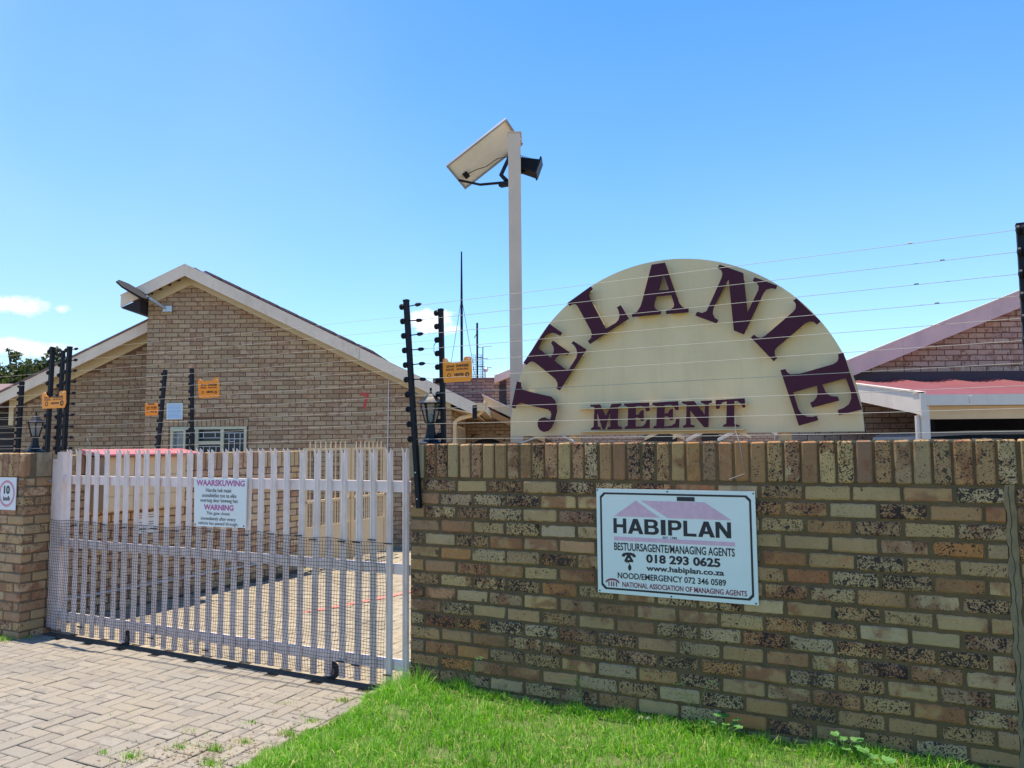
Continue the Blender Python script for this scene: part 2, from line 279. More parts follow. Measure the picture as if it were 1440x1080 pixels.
# ------------------------------------------------------------------ object helpers
def link(name, data, parent=None, loc=(0, 0, 0), rz=0.0):
    o = bpy.data.objects.new(name, data); col.objects.link(o); o.location = loc; o.rotation_euler = (0, 0, rz)
    if parent is not None: o.parent = parent
    return o
def tag(o, label=None, cat=None, group=None, kind=None):
    if label: o['label'] = label
    if cat: o['category'] = cat
    if group: o['group'] = group
    if kind: o['kind'] = kind
    return o
class Th:
    """a thing: an Empty at org in the wall's frame ('w') or the street frame ('x'); parts are given in that frame's own coordinates"""
    def __init__(s, name, label, cat, org, fr='w', group=None):
        s.org = Vector(org); s.fr = fr
        s.o = link(name, None, None, W(*org) if fr == 'w' else Vector(org), -TH if fr == 'w' else 0)
        tag(s.o, label, cat, group)
def base_of(parent): return parent.org if isinstance(parent, Th) else Vector((0, 0, 0))
class MB:
    def __init__(s): s.v = []; s.f = []; s.r = []
    def add(s, vs, fs, rnd=None):
        b = len(s.v); s.v += [tuple(v) for v in vs]; s.f += [tuple(b+i for i in f) for f in fs]; s.r += [random.random() if rnd is None else rnd]*len(fs); return s
    def box(s, a0, a1, b0, b1, c0, c1, rnd=None):
        vs = [(x, y, z) for z in (c0, c1) for y in (b0, b1) for x in (a0, a1)]
        return s.add(vs, [(0, 2, 3, 1), (4, 5, 7, 6), (0, 1, 5, 4), (2, 6, 7, 3), (0, 4, 6, 2), (1, 3, 7, 5)], rnd)
    def hexa(s, p, rnd=None):                               # 8 corners, bottom 4 then top 4, each counter-clockwise
        return s.add(p, [(3, 2, 1, 0), (4, 5, 6, 7), (0, 1, 5, 4), (1, 2, 6, 5), (2, 3, 7, 6), (3, 0, 4, 7)], rnd)
    def tube(s, pts, r, n=6, rr=None, caps=True, rnd=None):
        pts = [Vector(p) for p in pts]; k = len(pts); vs = []; fs = []
        for i, p in enumerate(pts):
            d = (pts[min(i+1, k-1)] - pts[max(i-1, 0)]).normalized()
            a = d.cross(Vector((0, 0, 1))); a = a.normalized() if a.length > .05 else Vector((1, 0, 0)); b = d.cross(a)
            q = rr[i] if rr else r
            vs += [p + a*q*math.cos(2*math.pi*j/n) + b*q*math.sin(2*math.pi*j/n) for j in range(n)]
        for i in range(k-1):
            for j in range(n): fs.append((i*n+j, i*n+(j+1) % n, (i+1)*n+(j+1) % n, (i+1)*n+j))
        if caps: fs += [tuple(range(n-1, -1, -1)), tuple((k-1)*n+j for j in range(n))]
        return s.add(vs, fs, rnd)
    def bar(s, p, q, wx, wy, up=(0, 0, 1)):                  # square-section bar
        p, q = Vector(p), Vector(q); d = (q-p).normalized(); a = d.cross(Vector(up))
        a = a.normalized() if a.length > 1e-3 else Vector((1, 0, 0)); b = a.cross(d)
        vs = [c + a*wx/2*i + b*wy/2*j for c in (p, q) for i, j in ((-1, -1), (1, -1), (1, 1), (-1, 1))]
        return s.hexa(vs)
    def lathe(s, prof, c, n=8, ph=0.0, rnd=None):            # prof = (r, z)
        vs = []; fs = []; k = len(prof)
        for r, z in prof: vs += [(c[0]+r*math.cos(2*math.pi*j/n+ph), c[1]+r*math.sin(2*math.pi*j/n+ph), c[2]+z) for j in range(n)]
        for i in range(k-1):
            for j in range(n): fs.append((i*n+j, i*n+(j+1) % n, (i+1)*n+(j+1) % n, (i+1)*n+j))
        fs += [tuple(range(n-1, -1, -1)), tuple((k-1)*n+j for j in range(n))]
        return s.add(vs, fs, rnd)
    def prism(s, outer, y0, y1, hole=None, rnd=None):        # outline in x,z between depths y0 (front) and y1
        rings = [outer] + ([hole] if hole else []); flat = [p for r in rings for p in r]
        tri = tessellate_polygon([[Vector((x, z, 0)) for x, z in r] for r in rings]); k = len(flat)
        vs = [(x, y0, z) for x, z in flat] + [(x, y1, z) for x, z in flat]; fs = []
        for t in tri: fs.append(tuple(t)); fs.append(tuple(k+i for i in reversed(t)))
        b = 0
        for r in rings:
            for i in range(len(r)): j = (i+1) % len(r); fs.append((b+i, b+j, k+b+j, k+b+i))
            b += len(r)
        return s.add(vs, fs, rnd)
    def face_brick(s, x0, x1, z0, z1, y, d=.012, b=.005, rnd=None):   # front-facing brick with eased edges, y = face
        j = lambda: random.uniform(-.0015, .0015)
        o = [(x0, z0), (x1, z0), (x1, z1), (x0, z1)]; i = [(x0+b, z0+b), (x1-b, z0+b), (x1-b, z1-b), (x0+b, z1-b)]
        vs = [(p, y+d, q) for p, q in o] + [(p, y+b*.7, q) for p, q in o] + [(p+j(), y, q+j()) for p, q in i]
        fs = [(8, 9, 10, 11)] + [(4+k, 4+(k+1) % 4, 8+(k+1) % 4, 8+k) for k in range(4)] + [(k, (k+1) % 4, 4+(k+1) % 4, 4+k) for k in range(4)]
        return s.add(vs, fs, rnd)
    def mesh(s, name, mt, org=(0, 0, 0), smooth=False):
        me = bpy.data.meshes.new(name); o = Vector(org)
        me.from_pydata([(v[0]-o.x, v[1]-o.y, v[2]-o.z) for v in s.v], [], s.f)
        a = me.attributes.new('rnd', 'FLOAT', 'FACE'); a.data.foreach_set('value', s.r)
        me.materials.append(mt if not isinstance(mt, str) else M_[mt])
        if smooth: me.polygons.foreach_set('use_smooth', [True]*len(me.polygons))
        return me
    def build(s, name, mt, parent=None, label=None, smooth=False, kind=None, fix=True):
        org = base_of(parent) if isinstance(parent, Th) else (parent['_org'] if parent is not None and '_org' in parent else (0, 0, 0))
        me = s.mesh(name, mt, org, smooth)
        if fix and not smooth:
            bm = bmesh.new(); bm.from_mesh(me); bmesh.ops.recalc_face_normals(bm, faces=bm.faces); bm.to_mesh(me); bm.free()
        par = parent.o if isinstance(parent, Th) else parent
        o = link(name, me, par)
        if par is not None:
            o['_org'] = list(org)
        tag(o, label, kind=kind)
        return o
def tmesh(txt, bold=0.0, sx=1.0):
    """2-D outline of a line of print, as triangles in a unit box"""
    c = bpy.data.curves.new('print', 'FONT'); c.body = txt; c.size = 1; c.offset = bold; c.resolution_u = 3; c.fill_mode = 'FRONT'
    o = bpy.data.objects.new('print', c); col.objects.link(o)
    dg = bpy.context.evaluated_depsgraph_get(); me = o.evaluated_get(dg).to_mesh()
    v = [(p.co.x, p.co.y) for p in me.vertices]; f = [tuple(p.vertices) for p in me.polygons]
    o.evaluated_get(dg).to_mesh_clear(); bpy.data.objects.remove(o); bpy.data.curves.remove(c)
    xs = [a for a, b in v]; ys = [b for a, b in v]; x0_, x1_, y0_, y1_ = min(xs), max(xs), min(ys), max(ys)
    return [((a-x0_)/(x1_-x0_), (b-y0_)/(y1_-y0_)) for a, b in v], f
def text(name, txt, x0_, x1_, z0_, z1_, y, mt, parent, bold=.02, shear=0):
    v, f = tmesh(txt, bold); mb = MB(); mb.add([(x0_+a*(x1_-x0_)+shear*b, y, z0_+b*(z1_-z0_)) for a, b in v], f)
    return mb.build(name, mt, parent, fix=False)
# ------------------------------------------------------------------ shared brick meshes
def brick_variants(mt, n=6, L=.222, H=.073, D=.10, chip=.006):
    res = []
    for k in range(n):
        bm = bmesh.new(); bmesh.ops.create_cube(bm, size=1)
        for v in bm.verts:
            v.co.x *= L; v.co.y *= D; v.co.z *= H
            v.co += Vector((random.uniform(-.002, .002), random.uniform(-.0015, .0015), random.uniform(-.002, .002)))
        bmesh.ops.bevel(bm, geom=bm.edges[:], offset=chip*random.uniform(.8, 1.2), segments=1, affect='EDGES')
        for v in bm.verts: v.co += Vector([random.uniform(-.0013, .0013) for _ in range(3)])
        me = bpy.data.meshes.new('brick'); bm.to_mesh(me); bm.free(); me.materials.append(M_[mt]); res.append(me)
    return res
def put_brick(vars_, parent, c, L, H, rz=0.0, jit=.0028, name='brick', baseL=.222, baseH=.073):
    o = bpy.data.objects.new(name, random.choice(vars_)); col.objects.link(o)
    org = base_of(parent); o.parent = parent.o
    o.location = (c[0]-org.x, c[1]-org.y+random.uniform(-jit, jit), c[2]-org.z)
    o.scale = (L/baseL, 1, H/baseH); o.rotation_euler = (random.uniform(-.006, .006), random.uniform(-.006, .006), rz+random.uniform(-.006, .006))
    return o

# ------------------------------------------------------------------ ground
def grid(name, mt, ss, nn_, fz, kind='structure', parent=None):
    mb = MB(); vs = [tuple(W(s, n, fz(s, n))) for n in nn_ for s in ss]; a = len(ss)
    mb.add(vs, [(j*a+i, j*a+i+1, (j+1)*a+i+1, (j+1)*a+i) for j in range(len(nn_)-1) for i in range(a-1)])
    return mb.build(name, mt, kind=kind)
big = [-900, -300, -100, -40, -20, -12, -8, -5, -2, 0, 2, 5, 8, 12, 20, 40, 100, 300, 900]
grid('ground', 'soil', big, sorted(big + [4.4, 6, 9, 11, 14]), lambda s, n: gz(n) - .05)
grid('paving_bed', 'joint_sand', [-8.6, -6, -3.07, -2.4], [-.5, 1.5, 3, 4.4], lambda s, n: gz(n) - .008)
grid('driveway_bed', 'joint_sand', [-7.45, -5, -3, -2, 3], [4.404, 6, 8, 10, 11, 12, 14], lambda s, n: gz(n) - .008)

def zl(s, n):                                            # the lawn lies a little above the paving
    t = max(0, min(1, (s + 3.16) / .55)); t = t*t*(3-2*t)
    base = -.075 + t*.145
    return base - .02*max(0, 4.1-n)*.5 + .012*math.sin(s*5.1+n*3.3)*t
def edge_s(n): return -3.07 + .03*math.sin(n*7) + .018*math.sin(n*19+1) - .05*max(0, (n-3.9))
lw = MB(); ns = [i*.15-.6 for i in range(34)] ; ns = [n for n in ns if n < 4.42] + [4.45]
ss = [0, .04, .1, .2, .35, .55, .8, 1.2, 1.7, 2.4, 3.2, 4.2, 5.5, 7]
vs = [tuple(W(edge_s(n)+d, n, zl(edge_s(n)+d, n))) for n in ns for d in ss]; a = len(ss)
lw.add(vs, [(j*a+i, j*a+i+1, (j+1)*a+i+1, (j+1)*a+i) for j in range(len(ns)-1) for i in range(a-1)])
lw.build('lawn_ground', 'lawn', kind='structure')

# ------------------------------------------------------------------ herringbone paving
def herring(s0, s1, n0, n1, w_=.105, keep=None):
    """cells of a right-angled herringbone: yields (s centre, n centre, along_s)"""
    for x in range(int(s0/w_)-1, int(s1/w_)+2):
        for y in range(int(n0/w_)-1, int(n1/w_)+2):
            d = (x-y) % 4
            if d == 0: c = ((x+1)*w_, (y+.5)*w_, True)
            elif d == 3: c = ((x+.5)*w_, (y+1)*w_, False)
            else: continue
            if s0 <= c[0] <= s1 and n0 <= c[1] <= n1 and (keep is None or keep(*c)): yield c
dirs = Th('paving', 'grey cement herringbone pavers in front of the palisade gate', 'paving', (-5, 3.6, -.09))
del dirs.o['category'], dirs.o['label']; dirs.o['kind'] = 'structure'
pv = []
for k in range(6):
    bm = bmesh.new(); bmesh.ops.create_cube(bm, size=1)
    for v in bm.verts: v.co = Vector((v.co.x*.203+random.uniform(-.0015, .0015), v.co.y*.098+random.uniform(-.0015, .0015), v.co.z*.05+random.uniform(-.0012, .0012)))
    bmesh.ops.bevel(bm, geom=[e for e in bm.edges if (e.verts[0].co.z > 0 and e.verts[1].co.z > 0)], offset=.0045, segments=1, affect='EDGES')
    me = bpy.data.meshes.new('paver'); bm.to_mesh(me); bm.free(); me.materials.append(M_['paver']); pv.append(me)
cells = [c for c in herring(-8.6, -3.0, .2, 4.36) if c[0] < edge_s(c[1]) + .03]
def in_view(p):
    d = Vector(p) - Vector((0, 0, 1.6)); f = d.dot(cF)
    if f < .3: return False
    x = 720 + FPX*d.dot(cX)/f; y = 540 - FPX*d.dot(cU)/f
    return -20 < x < 1460 and -20 < y < 1100
seen = sorted([c for c in cells if in_view(W(c[0], c[1], -.09))], key=lambda c: W(c[0], c[1], 0).length)
single = set(seen[:300])
for c in single:
    o = link('paver', random.choice(pv), dirs.o, (c[0]-dirs.org.x, c[1]-dirs.org.y, gz(c[1])-.021-dirs.org.z+random.uniform(-.0022, .0022)), 0 if c[2] else R(90))
    o.rotation_euler[0] = random.uniform(-.008, .008); o.rotation_euler[1] = random.uniform(-.008, .008)
def paver_mb(cs, L=.2035, Wd=.0985):
    mb = MB()
    for s, n, al in cs:
        a, b = (L/2, Wd/2) if al else (Wd/2, L/2); z = gz(n)+.004+random.uniform(-.0022, .0022); i = .0045
        o = [(s-a, n-b), (s+a, n-b), (s+a, n+b), (s-a, n+b)]; q = [(s-a+i, n-b+i), (s+a-i, n-b+i), (s+a-i, n+b-i), (s-a+i, n+b-i)]
        t1, t2 = random.uniform(-.0015, .0015), random.uniform(-.0015, .0015)
        vs = [(p[0], p[1], z-.016) for p in o] + [(p[0], p[1], z-.004) for p in o] + [(p[0], p[1], z+t1*(k in (0, 3))+t2*(k in (0, 1))) for k, p in enumerate(q)]
        mb.add(vs, [(8, 9, 10, 11)] + [(4+k, 4+(k+1) % 4, 8+(k+1) % 4, 8+k) for k in range(4)] + [(k, (k+1) % 4, 4+(k+1) % 4, 4+k) for k in range(4)])
    return mb
paver_mb([c for c in cells if c not in single]).build('distant_pavers', 'paver_a', dirs, kind='stuff')
drv = Th('driveway', None, None, (-5, 8, -.15)); drv.o['kind'] = 'structure'
paver_mb(list(herring(-7.4, -2.4, 4.46, 12.0))).build('inner_pavers', 'paver_in', drv, kind='stuff')
rl = MB()
pts = [(-5.50, 6.10), (-5.42, 6.35), (-5.30, 6.9), (-5.18, 7.7), (-5.13, 8.0)]
for (a, b), (c, d), k in zip(pts, pts[1:], range(9)):
    wa = [.015, .05, .055, .05, .045][k]; wb = [.015, .05, .055, .05, .045][k+1]
    rl.add([(a-wa, b, gz(b)+.011), (a+wa, b, gz(b)+.011), (c+wb, d, gz(d)+.011), (c-wb, d, gz(d)+.011)], [(0, 1, 2, 3)])
rl.build('painted_line', 'redline', drv)
# the smooth cement strip under the gate, on which the wheels run
ts = MB(); ts.box(-7.0, -2.75, 4.365, 4.455, gz(4.4)-.03, gz(4.4)+.007); o = ts.build('gate_track', 'joint_sand', kind='structure'); o.rotation_euler = (0, 0, -TH)

# ------------------------------------------------------------------ front wall
fw = Th('brick_wall', 'speckled brown brick wall with an upright brick course along its top', 'wall', (-1.2, WN, .05))
BV = brick_variants('wall_brick', n=9, chip=.0085)
kk = [0, 7, 12]; kv = [-2.461, -.83, .283]
def joint(k):
    if k <= 0: return kv[0] + k*.2360
    if k <= 7: return kv[0] + k*(kv[1]-kv[0])/7
    return kv[1] + (k-7)*(kv[2]-kv[1])/5
Z0 = 1.3801
def row_joints(r):
    js = []
    for k in range(-3, 15):
        p = joint(k) if r % 2 == 0 else joint(k-.5)
        if -2.79 < p < .47: js.append(p + random.uniform(-.004, .004))
    return [-2.811] + js + [.492]
for r in range(15):
    zc = Z0 - .085*(r+.5)
    js = row_joints(r)
    for a, b in zip(js, js[1:]):
        g = .0065
        if b-a < .04: continue
        put_brick(BV, fw, ((a+b)/2, WN+.05, zc + random.uniform(-.0015, .0015)), b-a-2*g, .073 + random.uniform(-.001, .001))
# lowest rows, mostly behind the grass: one joined part
lo = MB()
for r in range(15, 18):
    js = row_joints(r)
    for a, b in zip(js, js[1:]): lo.face_brick(a+.006, b-.006, Z0-.085*(r+1)+.006, Z0-.085*r-.006, WN, d=.03, b=.007)
lo.build('buried_courses', 'wall_brick_a', fw, kind='stuff')
# the upright course on top
sj = [-2.695 + i*(2.978/35) for i in range(36)]
SV = brick_variants('wall_brick', L=.0735, H=.214, chip=.007)
for a, b in zip(sj, sj[1:]):
    o = put_brick(SV, fw, ((a+b)/2, WN+.05, 1.4955+random.uniform(-.003, .003)), .0735*random.uniform(.96, 1.02), .214, baseL=.0735, baseH=.214, jit=.004)
for a in (.3265, .4155, .5035):
    put_brick(SV, fw, (a, WN+.05, 1.4955), .0765, .214, baseL=.0735, baseH=.214, jit=.004)
bb = MB(); bb.box(-2.811, -2.702, WN-.002, WN+.22, 1.386, 1.598); bb.build('end_block', 'block', fw)
co = MB(); co.box(-2.805, .488, WN+.0085, WN+.215, -.1, 1.590); co.box(.489, .56, WN+.0085, WN+.215, 1.386, 1.590)
# hand-struck joints: the mortar face swells and sinks from place to place
def nz_(a, b): return math.sin(a*31+2.1*math.sin(b*23))*math.sin(b*37+1.7*math.sin(a*19)) + .6*math.sin(a*83+b*61) + random.uniform(-.5, .5)
gx, gk = 260, 110; vs = [(-2.803+3.29*i/gx, WN+.0058+max(-.0044, .0022*nz_(-2.803+3.29*i/gx, 1.388*j/gk)), -.1+1.488*j/gk) for j in range(gk+1) for i in range(gx+1)]
co.add(vs, [(j*(gx+1)+i, j*(gx+1)+i+1, (j+1)*(gx+1)+i+1, (j+1)*(gx+1)+i) for j in range(gk) for i in range(gx)])
co.build('mortar', 'mortar', fw, fix=False)
bk = MB(); bk.box(-2.803, 2.2, WN+.218, WN+.232, -.1, 1.585); bk.build('rear_face', 'mortar_h', fw)
cr2 = MB(); k = 150                                          # crumbly bedding along the top edge
for i in range(k):
    a = -2.70 + i*3.19/k; h = 1.6012 + .0045*abs(math.sin(i*1.7)*math.sin(i*.37+1)) + random.uniform(0, .0022)
    cr2.box(a, a+3.19/k-.002, WN+.006+random.uniform(0, .012), WN+.2, 1.590, h)
cr2.build('top_bedding', 'soil', fw, kind='stuff')
# movement joint smeared with cement, and the next panel of wall
cj = MB(); N_ = 34
L_ = [(.487+.004*random.random()-.010*(int(i/2.1) % 2), i*1.39/N_) for i in range(N_+1)]; Rr = [(.520+.005*random.random()+.006*(int(i/2.1+1) % 2), i*1.39/N_) for i in range(N_+1)]
cj.prism(L_ + Rr[::-1], WN+.0025, WN+.03); cj.build('cement_joint', 'cement', fw)
w2 = Th('brick_wall', 'next panel of speckled brick wall beyond the cracked cement joint, at the right edge', 'wall', (.9, WN, .05))
for r in range(15):
    zc = Z0 - .085*(r+.5); x = .525 - (.11 if r % 2 else 0)
    while x < 1.7:
        a, b = max(x, .522), x+.2365
        if b-a > .05: put_brick(BV, w2, ((a+b)/2, WN+.052, zc), b-a-.013, .073)
        x += .2365
for i in range(12): put_brick(SV, w2, (.5485+(i+.5)*.088, WN+.052, 1.4955), .076, .214, baseL=.0735, baseH=.214, jit=.004)
co = MB(); co.box(.5225, 1.75, WN+.010, WN+.215, -.1, 1.385); co.box(.5615, 1.75, WN+.010, WN+.215, 1.3855, 1.590); co.build('mortar', 'mortar', w2)
ck = MB(); pts = [(.503+random.uniform(-.006, .006), i*1.385/40) for i in range(41)]
ck.prism([(x-.0013, z) for x, z in pts] + [(x+.0013, z) for x, z in pts[::-1]], WN+.0015, WN+.004); ck.build('crack', 'dark', fw)

# ------------------------------------------------------------------ left pillar (its front runs on past the left edge of the picture)
pl = Th('brick_pillar', 'warm brown brick pillar carrying the 10 km/h sign at the left of the gate', 'pillar', (-7.2, WN, -.1))
PV = brick_variants('pillar_brick'); PS = brick_variants('pillar_brick', L=.0735, H=.214, chip=.007); PE = -6.945; PD = .40
for r in range(18):
    zc = 1.335 - .085*(r+.5)
    x = PE - (.0 if r % 2 else .106-.0)
    e0 = PE if r % 2 == 0 else PE-.108
    js = [e0] + [e0 - .2365 - .2365*k for k in range(7)]
    for b, a in zip(js, js[1:]): put_brick(PV, pl, ((a+b)/2, WN+.05, zc), b-a-.013, .073)
    ys = [WN+.106, WN+.342, WN+.40] if r % 2 == 0 else [WN+.001, WN+.237, WN+.40]
    for a, b in zip(ys, ys[1:]):
        o = put_brick(PV, pl, (PE-.05, (a+b)/2, zc), b-a-.013, .073, rz=R(90), jit=.001)
for i in range(17): put_brick(PS, pl, (PE-.045-i*.0855, WN+.05, 1.448), .0735, .214, baseL=.0735, baseH=.214, jit=.003)
bb = MB(); bb.box(PE-.10, PE+.002, WN+.106, WN+.244, 1.342, 1.556); bb.build('cement_block', 'block', pl)
bb = MB(); bb.box(PE-.10, PE+.004, WN+.252, WN+.402, 1.340, 1.552); bb.build('cement_block', 'block', pl)
co = MB(); co.box(-8.5, PE-.008, WN+.0085, WN+.395, -.2, 1.548); co.build('mortar', 'mortar_w', pl)

# ------------------------------------------------------------------ low wall beside the drive, square to the gate
SL = -7.45
lwl = Th('garden_wall', 'sandy brick wall running back along the driveway to the house', 'wall', (SL, 6.4, -.15))
LV = brick_variants('low_brick'); LS = brick_variants('low_brick', L=.0735, H=.205, chip=.006)
NE = 8.36
for r in range(18):
    zc = 1.315 - .085*(r+.5); x = 4.57 + (.118 if r % 2 else 0)
    if zc < gz(x) - .02: continue
    while x < NE - .02:
        b = min(x+.2365, NE)
        if b-x > .05: put_brick(LV, lwl, (SL-.05, (x+b)/2, zc), b-x-.013, .073, rz=R(90), jit=.0015)
        x = b
n_ = int((NE-4.57)/.086)
for i in range(n_): put_brick(LS, lwl, (SL-.05, 4.57+(i+.5)*.086, 1.424), .0735, .205, rz=R(90), baseL=.0735, baseH=.205, jit=.0015)
co = MB(); co.box(SL-.21, SL-.007, 4.57, NE, -.4, 1.520); co.build('mortar', 'mortar_h', lwl)
cp_ = MB(); cp_.tube([(SL+.025, 4.6, .088), (SL+.025, 5.6, .080), (SL+.025, 7.0, .072), (SL+.025, NE, .06)], .013, 6); cp_.build('conduit', 'pvc', lwl)

# ------------------------------------------------------------------ cream letterbox cabinet with a red roof
bx = Th('letterbox_cabinet', 'cream cabinet with a thin red roof on the wall behind the gate', 'cabinet', (SL+.12, 5.65, .9))
c = MB(); c.box(SL+.002, SL+.24, 5.13, 6.13, .935, 1.50)
c.build('cabinet_body', 'cream2', bx)
for k, (z0, z1) in enumerate(((.95, 1.085), (1.095, 1.29), (1.30, 1.485))):
    for j in range(3):
        d = MB(); a = 5.145+j*.325; d.box(SL+.242, SL+.25, a, a+.318, z0, z1); d.build('cabinet_door', 'cream2', bx)
rf = MB(); rf.hexa([(SL-.02, 5.04, 1.53), (SL+.34, 5.04, 1.508), (SL+.34, 6.28, 1.508), (SL-.02, 6.28, 1.53), (SL-.02, 5.04, 1.580), (SL+.34, 5.04, 1.528), (SL+.34, 6.28, 1.528), (SL-.02, 6.28, 1.580)])
rf.build('cabinet_roof', 'redroof', bx)
nt_ = Th('notice', 'white printed notice fixed to the brickwork under the cream cabinet', 'notice', (SL+.02, 5.83, .64))
q = MB(); q.box(SL+.002, SL+.012, 5.70, 5.955, .64, .872); q.build('sheet', 'signwhite', nt_)
for i in range(7):
    t = MB(); z = .845-i*.026
    for a, b in ((5.715, 5.80), (5.845, 5.935)):
        if i % 3 != 2: t.add([(SL+.0135, a, z-.005), (SL+.0135, b-random.random()*.03, z-.005), (SL+.0135, b-.01, z+.002), (SL+.0135, a, z+.002)], [(0, 1, 2, 3)])
    if t.v: t.build('print_line', 'inkmag' if i == 0 else 'inkblack', nt_)

# ------------------------------------------------------------------ inner cream gates beyond the low wall
ig = Th('driveway_gate', 'cream steel gate with solid lower panel standing between garden wall and house', 'gate', (SL, 9.35, -.18))
for a, b in ((8.385, 9.40), (9.45, 10.32)):
    f = MB(); g0 = .0
    for z in (1.545, .79): f.box(SL-.02, SL+.02, a, b, z-.018, z+.018)
    f.box(SL-.02, SL+.02, a, a+.04, -.13, 1.527); f.box(SL-.02, SL+.02, b-.04, b, -.13, 1.527)
    fr = f.build('frame', 'cream2', ig)
    p = MB(); p.box(SL-.008, SL+.008, a+.042, b-.042, -.12, .43); p.build('panel', 'cream2', ig)
    k = int((b-a)/.105)
    for i in range(1, k):
        y = a + i*(b-a)/k; q = MB(); q.box(SL-.007, SL+.007, y-.007, y+.007, .43, 1.66); q.build('bar', 'cream2', ig)
        if i % 1 == 0:
            q = MB(); q.box(SL-.006, SL+.006, y-.058, y-.046, .432, .77); q.build('bar', 'cream2', ig)
pp = MB(); pp.box(SL-.035, SL+.035, 9.402, 9.448, -.2, 1.56); pp.build('post', 'cream2', ig)

# ------------------------------------------------------------------ sliding palisade gate
GN = WN + .24
gt = Th('palisade_gate', 'off-white steel palisade sliding gate with black netting over its lower half', 'gate', (-4.9, GN, -.055))
ps = [-6.686, -6.559, -6.434, -6.3, -6.172, -6.041, -5.907, -5.78, -5.655, -5.523, -5.401, -5.269, -5.139, -5.019, -4.892, -4.761, -4.626, -4.493, -4.363, -4.23, -4.089, -3.955, -3.818, -3.686, -3.552, -3.418, -3.282, -3.145, -3.008]
def pale_mesh():
    xs = [-.027, -.020, -.009, 0, .009, .020, .027]; ys = [.012, -.001, -.004, .003, -.004, -.001, .012]; tp = [.000, .022, -.006, -.028, -.006, .022, .000]
    mb = MB(); k = len(xs); vs = []; fs = []
    lev = [-.055, .6, 1.20, 1.50]
    for d in (0, .0028):
        for z in lev: vs += [(x, y+d, z) for x, y in zip(xs, ys)]
        vs += [(x*(1.0+.12*(t > 0)), y+d-.010*(t > 0.01), 1.562+t) for x, y, t in zip(xs, ys, tp)]
    L = len(lev)+1; off = L*k
    for i in range(L-1):
        for j in range(k-1):
            a = i*k+j; fs.append((a, a+1, a+k+1, a+k)); fs.append((off+a+k, off+a+k+1, off+a+1, off+a))
        fs.append((i*k, i*k+k, off+i*k+k, off+i*k)); fs.append((i*k+k-1, off+i*k+k-1, off+i*k+2*k-1, i*k+2*k-1))
    for j in range(k-1):
        a = (L-1)*k+j; fs.append((a, a+1, off+a+1, off+a)); fs.append((j+1, j, off+j, off+j+1))
    mb.add(vs, fs); return mb.mesh('pale', 'gate')
pmesh = pale_mesh()
for i, s in enumerate(ps):
    o = link('pale', pmesh, gt.o, (s-gt.org.x, random.uniform(-.003, .003), .055-gt.org.z-.055 + random.uniform(-.006, .006)))
    o.rotation_euler = (random.uniform(-.006, .006), random.uniform(-.010, .010), random.uniform(-.09, .09))
for z0, z1 in ((1.268, 1.345), (.700, .768), (.047, .115)):
    b = MB(); b.box(-6.90, -2.80 if z0 > 1 else -2.95, GN+.018, GN+.062, z0, z1); b.build('rail', 'gate', gt)
b = MB(); b.box(-6.935, -6.855, GN+.006, GN+.07, -.03, 1.495); b.box(-6.853, -6.775, GN-.004, GN+.05, -.035, 1.56); b.build('end_post', 'gate', gt)
for s in (-3.667, -5.89):
    wh = MB(); rr = .052
    vs = [];
    def disc(r0, r1, y0, y1, mb):
        n = 18; v = [(s+r*math.cos(2*math.pi*j/n), y, -.025+r*math.sin(2*math.pi*j/n)) for r, y in ((r0, y0), (r1, y0), (r1, y1), (r0, y1)) for j in range(n)]
        mb.add(v, [(q*n+j, q*n+(j+1) % n, ((q+1) % 4)*n+(j+1) % n, ((q+1) % 4)*n+j) for q in range(4) for j in range(n)])
    disc(.034, .062, GN+.022, GN+.05, wh); ty = wh.build('wheel', 'tyre', gt)
    h = MB(); disc(.004, .035, GN+.026, GN+.046, h); h.build('hub', 'rim', ty)
    h = MB(); h.bar((s, GN+.055, -.025), (s, GN+.055, .06), .025, .006); h.bar((s, GN+.018, -.025), (s, GN+.018, .06), .025, .004); h.build('wheel_bracket', 'gate', gt)
lt = MB(); lt.tube([(-6.93, GN-.015, 1.295), (-6.965, GN-.02, 1.285), (-6.968, GN-.02, 1.235)], .012, 6); lt.tube([(-6.99, GN-.02, 1.29), (-6.90, GN-.02, 1.29)], .007, 6); lt.build('latch', 'alu', gt)
# netting: threads with slack, lying on the pales
nt2 = MB(); SX0, SX1, ZB = -6.915, -3.172, -.035
cs = .0246; nx = int((SX1-SX0)/cs); 
def net_pt(i, j, nz_):
    s = SX0 + i*(SX1-SX0)/nx; top = .948 - .022*(s-SX0)/(SX1-SX0) + .008*math.sin(s*2.3) - .006*math.sin(s*9)
    t = j/nz_; z = ZB + (top-ZB)*t + .006*math.sin(s*3.1+t*5)*(1-t) + .004*math.sin(s*17+j)
    ds = .010*math.sin(s*2.1+t*3.7) + .006*math.sin(t*9+s*5.3)
    bulge = .022*math.exp(-((t-.12)/.14)**2)*(1+.6*math.sin(s*4.7)) + .004*math.sin(s*11+t*13)
    return (s+ds, GN-.012-max(0, bulge)-.002, z)
nzz = 39
P_ = [[net_pt(i, j, nzz) for j in range(nzz+1)] for i in range(nx+1)]
def thread(mb, pts, ax, r=.0013):
    vs = []; k = len(pts)
    for p in pts:
        if ax == 0: vs += [(p[0], p[1]-r, p[2]), (p[0], p[1]+r*.6, p[2]+r), (p[0], p[1]+r*.6, p[2]-r)]
        else: vs += [(p[0], p[1]-r, p[2]), (p[0]-r, p[1]+r*.6, p[2]), (p[0]+r, p[1]+r*.6, p[2])]
    mb.add(vs, [(i*3+j, i*3+(j+1) % 3, (i+1)*3+(j+1) % 3, (i+1)*3+j) for i in range(k-1) for j in range(3)], 0.5)
